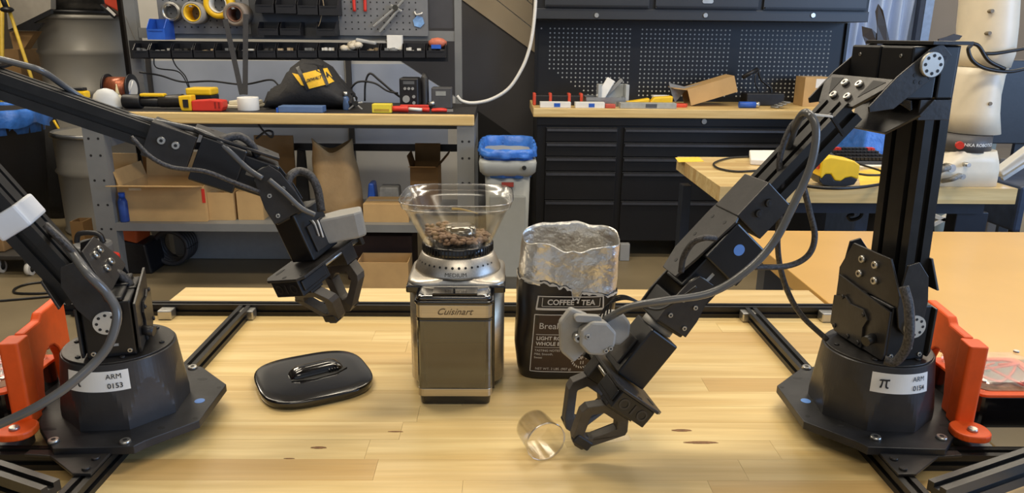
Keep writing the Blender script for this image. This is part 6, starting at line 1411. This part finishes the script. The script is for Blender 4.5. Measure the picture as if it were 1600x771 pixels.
for k, pts in enumerate((((1336, 314), (1346, 322), (1345, 338), (1330, 344), (1325, 338), (1334, 335)), ((1460, 318), (1478, 320), (1490, 330), (1500, 345)), ((1442, 329), (1470, 327), (1496, 318)), ((1457, 315), (1457, 358), (1456, 400)))):
    cable([ay(a, b, 2.5) for a, b in pts], .006, cable_m, ['curly black cable hanging under the table behind the right arm', 'black cable sagging under the table below the white robot', 'black cable strung level under the table edge', 'black cable dropping straight under the right table end'][k])
# ================================================================ white robot
rb = M('robot_white', (232, 222, 200), .4, var=.03)
YR_ = 2.38
t = thing('white_robot_arm', (ay(1530, 260, YR_).x, YR_+.1, Z2), 'white jointed robot arm standing on the butcher block table at far right', 'robot arm')
def sect(px0, px1, py, y=YR_, dep=None):
    a, b = ay(px0, py, y), ay(px1, py, y); r = (b.x-a.x)/2; d_ = dep or r; c_ = (a+b)/2
    return [(c_.x+r*math.cos(2*math.pi*i/32), y+.11+d_*math.sin(2*math.pi*i/32), c_.z) for i in range(32)]
m = MB(); m.loft([sect(1511, 1590, 213, dep=.09), sect(1515, 1588, 180, dep=.09), sect(1520, 1590, 150, dep=.09), sect(1526, 1597, 120, dep=.09), sect(1530, 1604, 107, dep=.085)]); m.build('lower_column', rb, t)
m = MB(); m.loft([sect(1530, 1606, 106.5, dep=.09), sect(1535, 1612, 85, dep=.1), sect(1536, 1618, 40, dep=.1), sect(1540, 1620, 5, dep=.1), sect(1542, 1622, -40, dep=.1), sect(1538, 1618, -130, dep=.095), sect(1546, 1610, -160, dep=.07)]); m.build('upper_link', rb, t)
zb = ay(1530, 241, YR_).z
base = []
ca, cb = ay(1448, 280, YR_).x, ay(1576, 260, YR_).x
zs = [Z2+.0005, Z2+.05, Z2+.08, ay(1530, 238, YR_).z]
for z, l, r, e in ((zs[0], ca, cb, 5), (zs[1], ca+.01, cb, 5), (zs[2], ca+.07, cb-.004, 4), (zs[3], ca+.085, cb-.012, 3)):
    cx_, hx = (l+r)/2, (r-l)/2; base.append([(cx_+hx*abs(math.cos(a))**(2/e)*math.copysign(1, math.cos(a)), YR_+.11+.105*abs(math.sin(a))**(2/e)*math.copysign(1, math.sin(a)), z) for a in [2*math.pi*i/48 for i in range(48)]])
m = MB(); m.loft(base); m.build('base', rb, t)
m = MB(); m.loft([sect(1487, 1571, 240, dep=.108), sect(1492, 1576, 214, dep=.104)]); bd = m.build('grey_collar', M('collar_grey', (82, 80, 80), .5, var=.05), t)
def col(x, y_): 
    a, b = ay(1490, 228, YR_), ay(1573, 228, YR_); r = (b.x-a.x)/2; c_ = (a+b)/2; th = -math.pi/2+x/r; return (c_.x+(r+.0012)*math.cos(th), YR_+.11+(.1075)*math.sin(th), c_.z+y_)
m = MB(); add_text(m, 'FRANKA ROBOTICS', .014, col, x=-.006, off=.0004); m.build('lettering', white_m, bd)
c_ = ay(1497, 225, YR_+.055); m = MB(); m.cyl(c_, c_+Vector((-.02, -.045, 0)), .014, .012, n=18); m.build('red_button', red_m, t)
for px, py in ((1553, 163), (1552, 52), (1556, 17)): c_ = ay(px, py, YR_-.0); m = MB(); m.cyl(c_+Vector((0, .06, 0)), c_+Vector((0, .016, 0)), .006, n=10); m.build('screw_cap', M('cap_tan', (120, 108, 86), .5), t)
for px, py, r_ in ((1483, 262, .013), (1509, 257, .007), (1500, 275, .009)):
    c_ = ay(px, py, YR_-.0); m = MB(); m.cyl(c_+Vector((0, .02, 0)), c_-Vector((0, .018, 0)), r_, n=16); m.build('connector', silver, t)
cab_g = M('grey_robot_cable', (118, 118, 116), .4, var=.1)
m = MB(); m.tube([ay(1482, 262, YR_-.02), ay(1470, 266, YR_-.04), az(1455, 274, Z2+.014), az(1430, 279, Z2+.014)], .010, n=8); single('robot_cable', m, cab_g, 'thick grey cable plugged into the upper socket of the white robot', 'cable', origin=ay(1482, 262, YR_-.02))
m = MB(); m.tube([ay(1500, 275, YR_-.02), ay(1488, 280, YR_-.06), az(1466, 284, Z2+.012), az(1442, 287, Z2+.012)], .008, n=8); single('robot_cable', m, cab_g, 'thinner grey cable plugged into the lower socket of the white robot', 'cable', origin=ay(1500, 275, YR_-.02))
for k, pts in enumerate((((1518, 70), (1513, 78), (1520, 95), (1540, 107), (1575, 112), (1605, 107)), ((1520, 68), (1530, 73), (1545, 95), (1570, 108)), ((1538, 84), (1560, 83), (1605, 75)))):
    cable([ay(a, b, YR_-.0) for a, b in pts], .006, cable_m, ['black cable looping low round the white robot link', 'black cable slanting across the white robot link', 'black cable strapped level round the white robot'][k])
# dark monitor edge and white tube, blue-black parts at far right
a, b, z0, z1 = rc(1582, 95, 1640, 230, 2.95); t = thing('dark_monitor', (b, 2.95, Z2), 'dark upright screen edge behind the white robot at the right border', 'screen')
m = MB(); m.box(a+.0, b+.1, 3.04, 3.07, z0, z1); m.build('panel', black, t, bevel=.004)
m = MB(); m.box(b-.02, b+.02, 3.072, 3.09, .01, z0+.1); m.box(b-.15, b+.15, 3.02, 3.2, .0005, .01) ; m.build('stand', black, t)
t = thing('white_tube', tuple(ay(1572, 262, 2.35)), 'slanting white tube frame at the right border above the table end', 'frame'); 
m = MB(); m.bar(ay(1560, 272, 2.5), ay(1640, 212, 2.5), .04, .035, (0, 1, 0)); m.build('tube', white_m, t, bevel=.004)
m = MB(); m.bar(ay(1566, 280, 2.45), ay(1640, 232, 2.45), .012, .012, (0, 1, 0)); m.build('side_strip', silver, t)
m = MB(); q_ = ay(1640, 212, 2.5); m.box(q_.x-.02, q_.x+.02, 2.48, 2.52, 0, q_.z); m.build('post', white_m, t)
t = thing('equipment_cart', (ay(1620, 330, 2.6).x, 2.75, 0), 'dark blue equipment cart beyond the table end at the right border', 'cart')
a = ay(1594, 300, 2.6).x
m = MB(); m.box(a, a+.4, 2.6, 3.0, .55, .72); m.build('body', M('navy_box', (44, 56, 78), .5, var=.2), t, bevel=.01)
for xx in (a+.02, a+.36): m = MB(); m.box(xx, xx+.03, 2.62, 2.65, 0, .5495); m.build('leg', black, t)
m = MB(); m.box(a, a+.4, 2.6, 3.0, .15, .17); m.build('shelf', gray_steel, t)
# things seen below the table
a, b, _, _ = rc(1330, 315, 1372, 360, 3.6); t = tag(MB().box(a, b, 3.65, 3.68, .001, .78).build('upright_board', MATS['pale_grey_board'], origin=(a, 3.6, 0), bevel=.003), 'upright pale grey board on the floor seen under the butcher block table', 'panel')
m = MB()
for (pa_, pb2) in (((1440, 330), (1498, 352)), ((1498, 330), (1445, 356))): m.bar(ay(*pa_, 3.3), ay(*pb2, 3.3), .03, .02, (0, 1, 0))
q1 = ay(1442, 345, 3.3); q2 = ay(1500, 345, 3.3); m.box(q1.x-.02, q1.x+.01, 3.28, 3.32, 0, .66); m.box(q2.x-.01, q2.x+.02, 3.28, 3.32, 0, .66)
single('white_trestle', m, white_m, 'white crossed trestle under the far right table', 'trestle', .002, origin=q1)
m = MB(); q1 = ay(1545, 340, 3.9).x; m.box(q1, q1+1.2, 3.9, 4.3, .001, .62); single('grey_cabinet', m, M('dark_taupe', (92, 88, 84), .6, var=.06), 'low dark grey cabinet beyond the right table end', 'cabinet', .01, origin=(q1, 3.9, 0))
m = MB(); q1, q2 = ay(969, 392, 4.0).x, ay(984, 392, 4.0).x; m.box(q1, q2, 4.0, 4.04, .001, .1); single('pale_block', m, MATS['pale_grey_board'], 'small pale block on the floor below the tool chest', 'block', .003, origin=(q1, 4.0, 0))
# dark plant: leaves showing above the elbow
t = thing('dark_leaved_plant', (ay(1428, 275, 2.42).x, 2.42, Z2), 'dark plant whose pointed leaves show above the right elbow', 'plant')
px_ = t.location
m = MB(); m.lathe([(.03, 0), (.04, .09), (.042, .1)], c=(px_.x, 2.42, Z2+.0005)); m.build('pot', black, t)
leaf = M('dark_leaf', (52, 46, 42), .5, var=.15)
m = MB(); m.tube([(px_.x, 2.42, Z2+.1), (px_.x-.04, 2.42, Z2+.3), ay(1384, 70, 2.42)], .01, n=8); m.build('stem', leaf, t)
for pl in ([(1371, 72), (1372, 40), (1370, 18), (1374, 6), (1380, 16), (1386, 40), (1392, 62), (1388, 74)], [(1355, 72), (1350, 56), (1349, 41), (1362, 45), (1374, 54), (1374, 72)]):
    P_ = [ay(a, b, 2.42) for a, b in pl]; m = MB(); n_ = len(P_)
    cx_ = sum(v.x for v in P_)/n_
    m.add([(v.x, 2.42+.3*abs(v.x-cx_), v.z) for v in P_]+[(v.x, 2.423+.3*abs(v.x-cx_), v.z) for v in P_], [tuple(range(n_)), tuple(range(n_, 2*n_))[::-1]]+[(i, (i+1) % n_, n_+(i+1) % n_, n_+i) for i in range(n_)]); m.build('leaf', leaf, t)
P_ = [ay(a, b, 2.333) for a, b in ((1466, 61), (1480, 57), (1490, 53), (1503, 56), (1498, 62), (1484, 65), (1400, 72), (1390, 76), (1390, 71), (1466, 64))]
m = MB(); m.prism([(v.x, v.z) for v in P_], 2.33, 2.336, axis='y'); m.build('leaf', leaf, t)
# blue recycling tote seen between chest and column
a, b, z0, z1 = rc(1352, 203, 1398, 240, 3.3); t = thing('blue_tote', ((a+b)/2, 3.3, 0), 'bright blue lined bin between the tool chest and the arm column', 'bin')
m = MB(); m.box(a, b+.1, 3.3, 3.6, .001, z0-.02, top=-.0); m.build('tub', MATS['navy_box'], t, bevel=.01)
m = MB(); m.box(a-.02, b+.12, 3.28, 3.62, z0-.0198, z1, top=.02); o = m.build('liner', liner, t, bevel=.01)
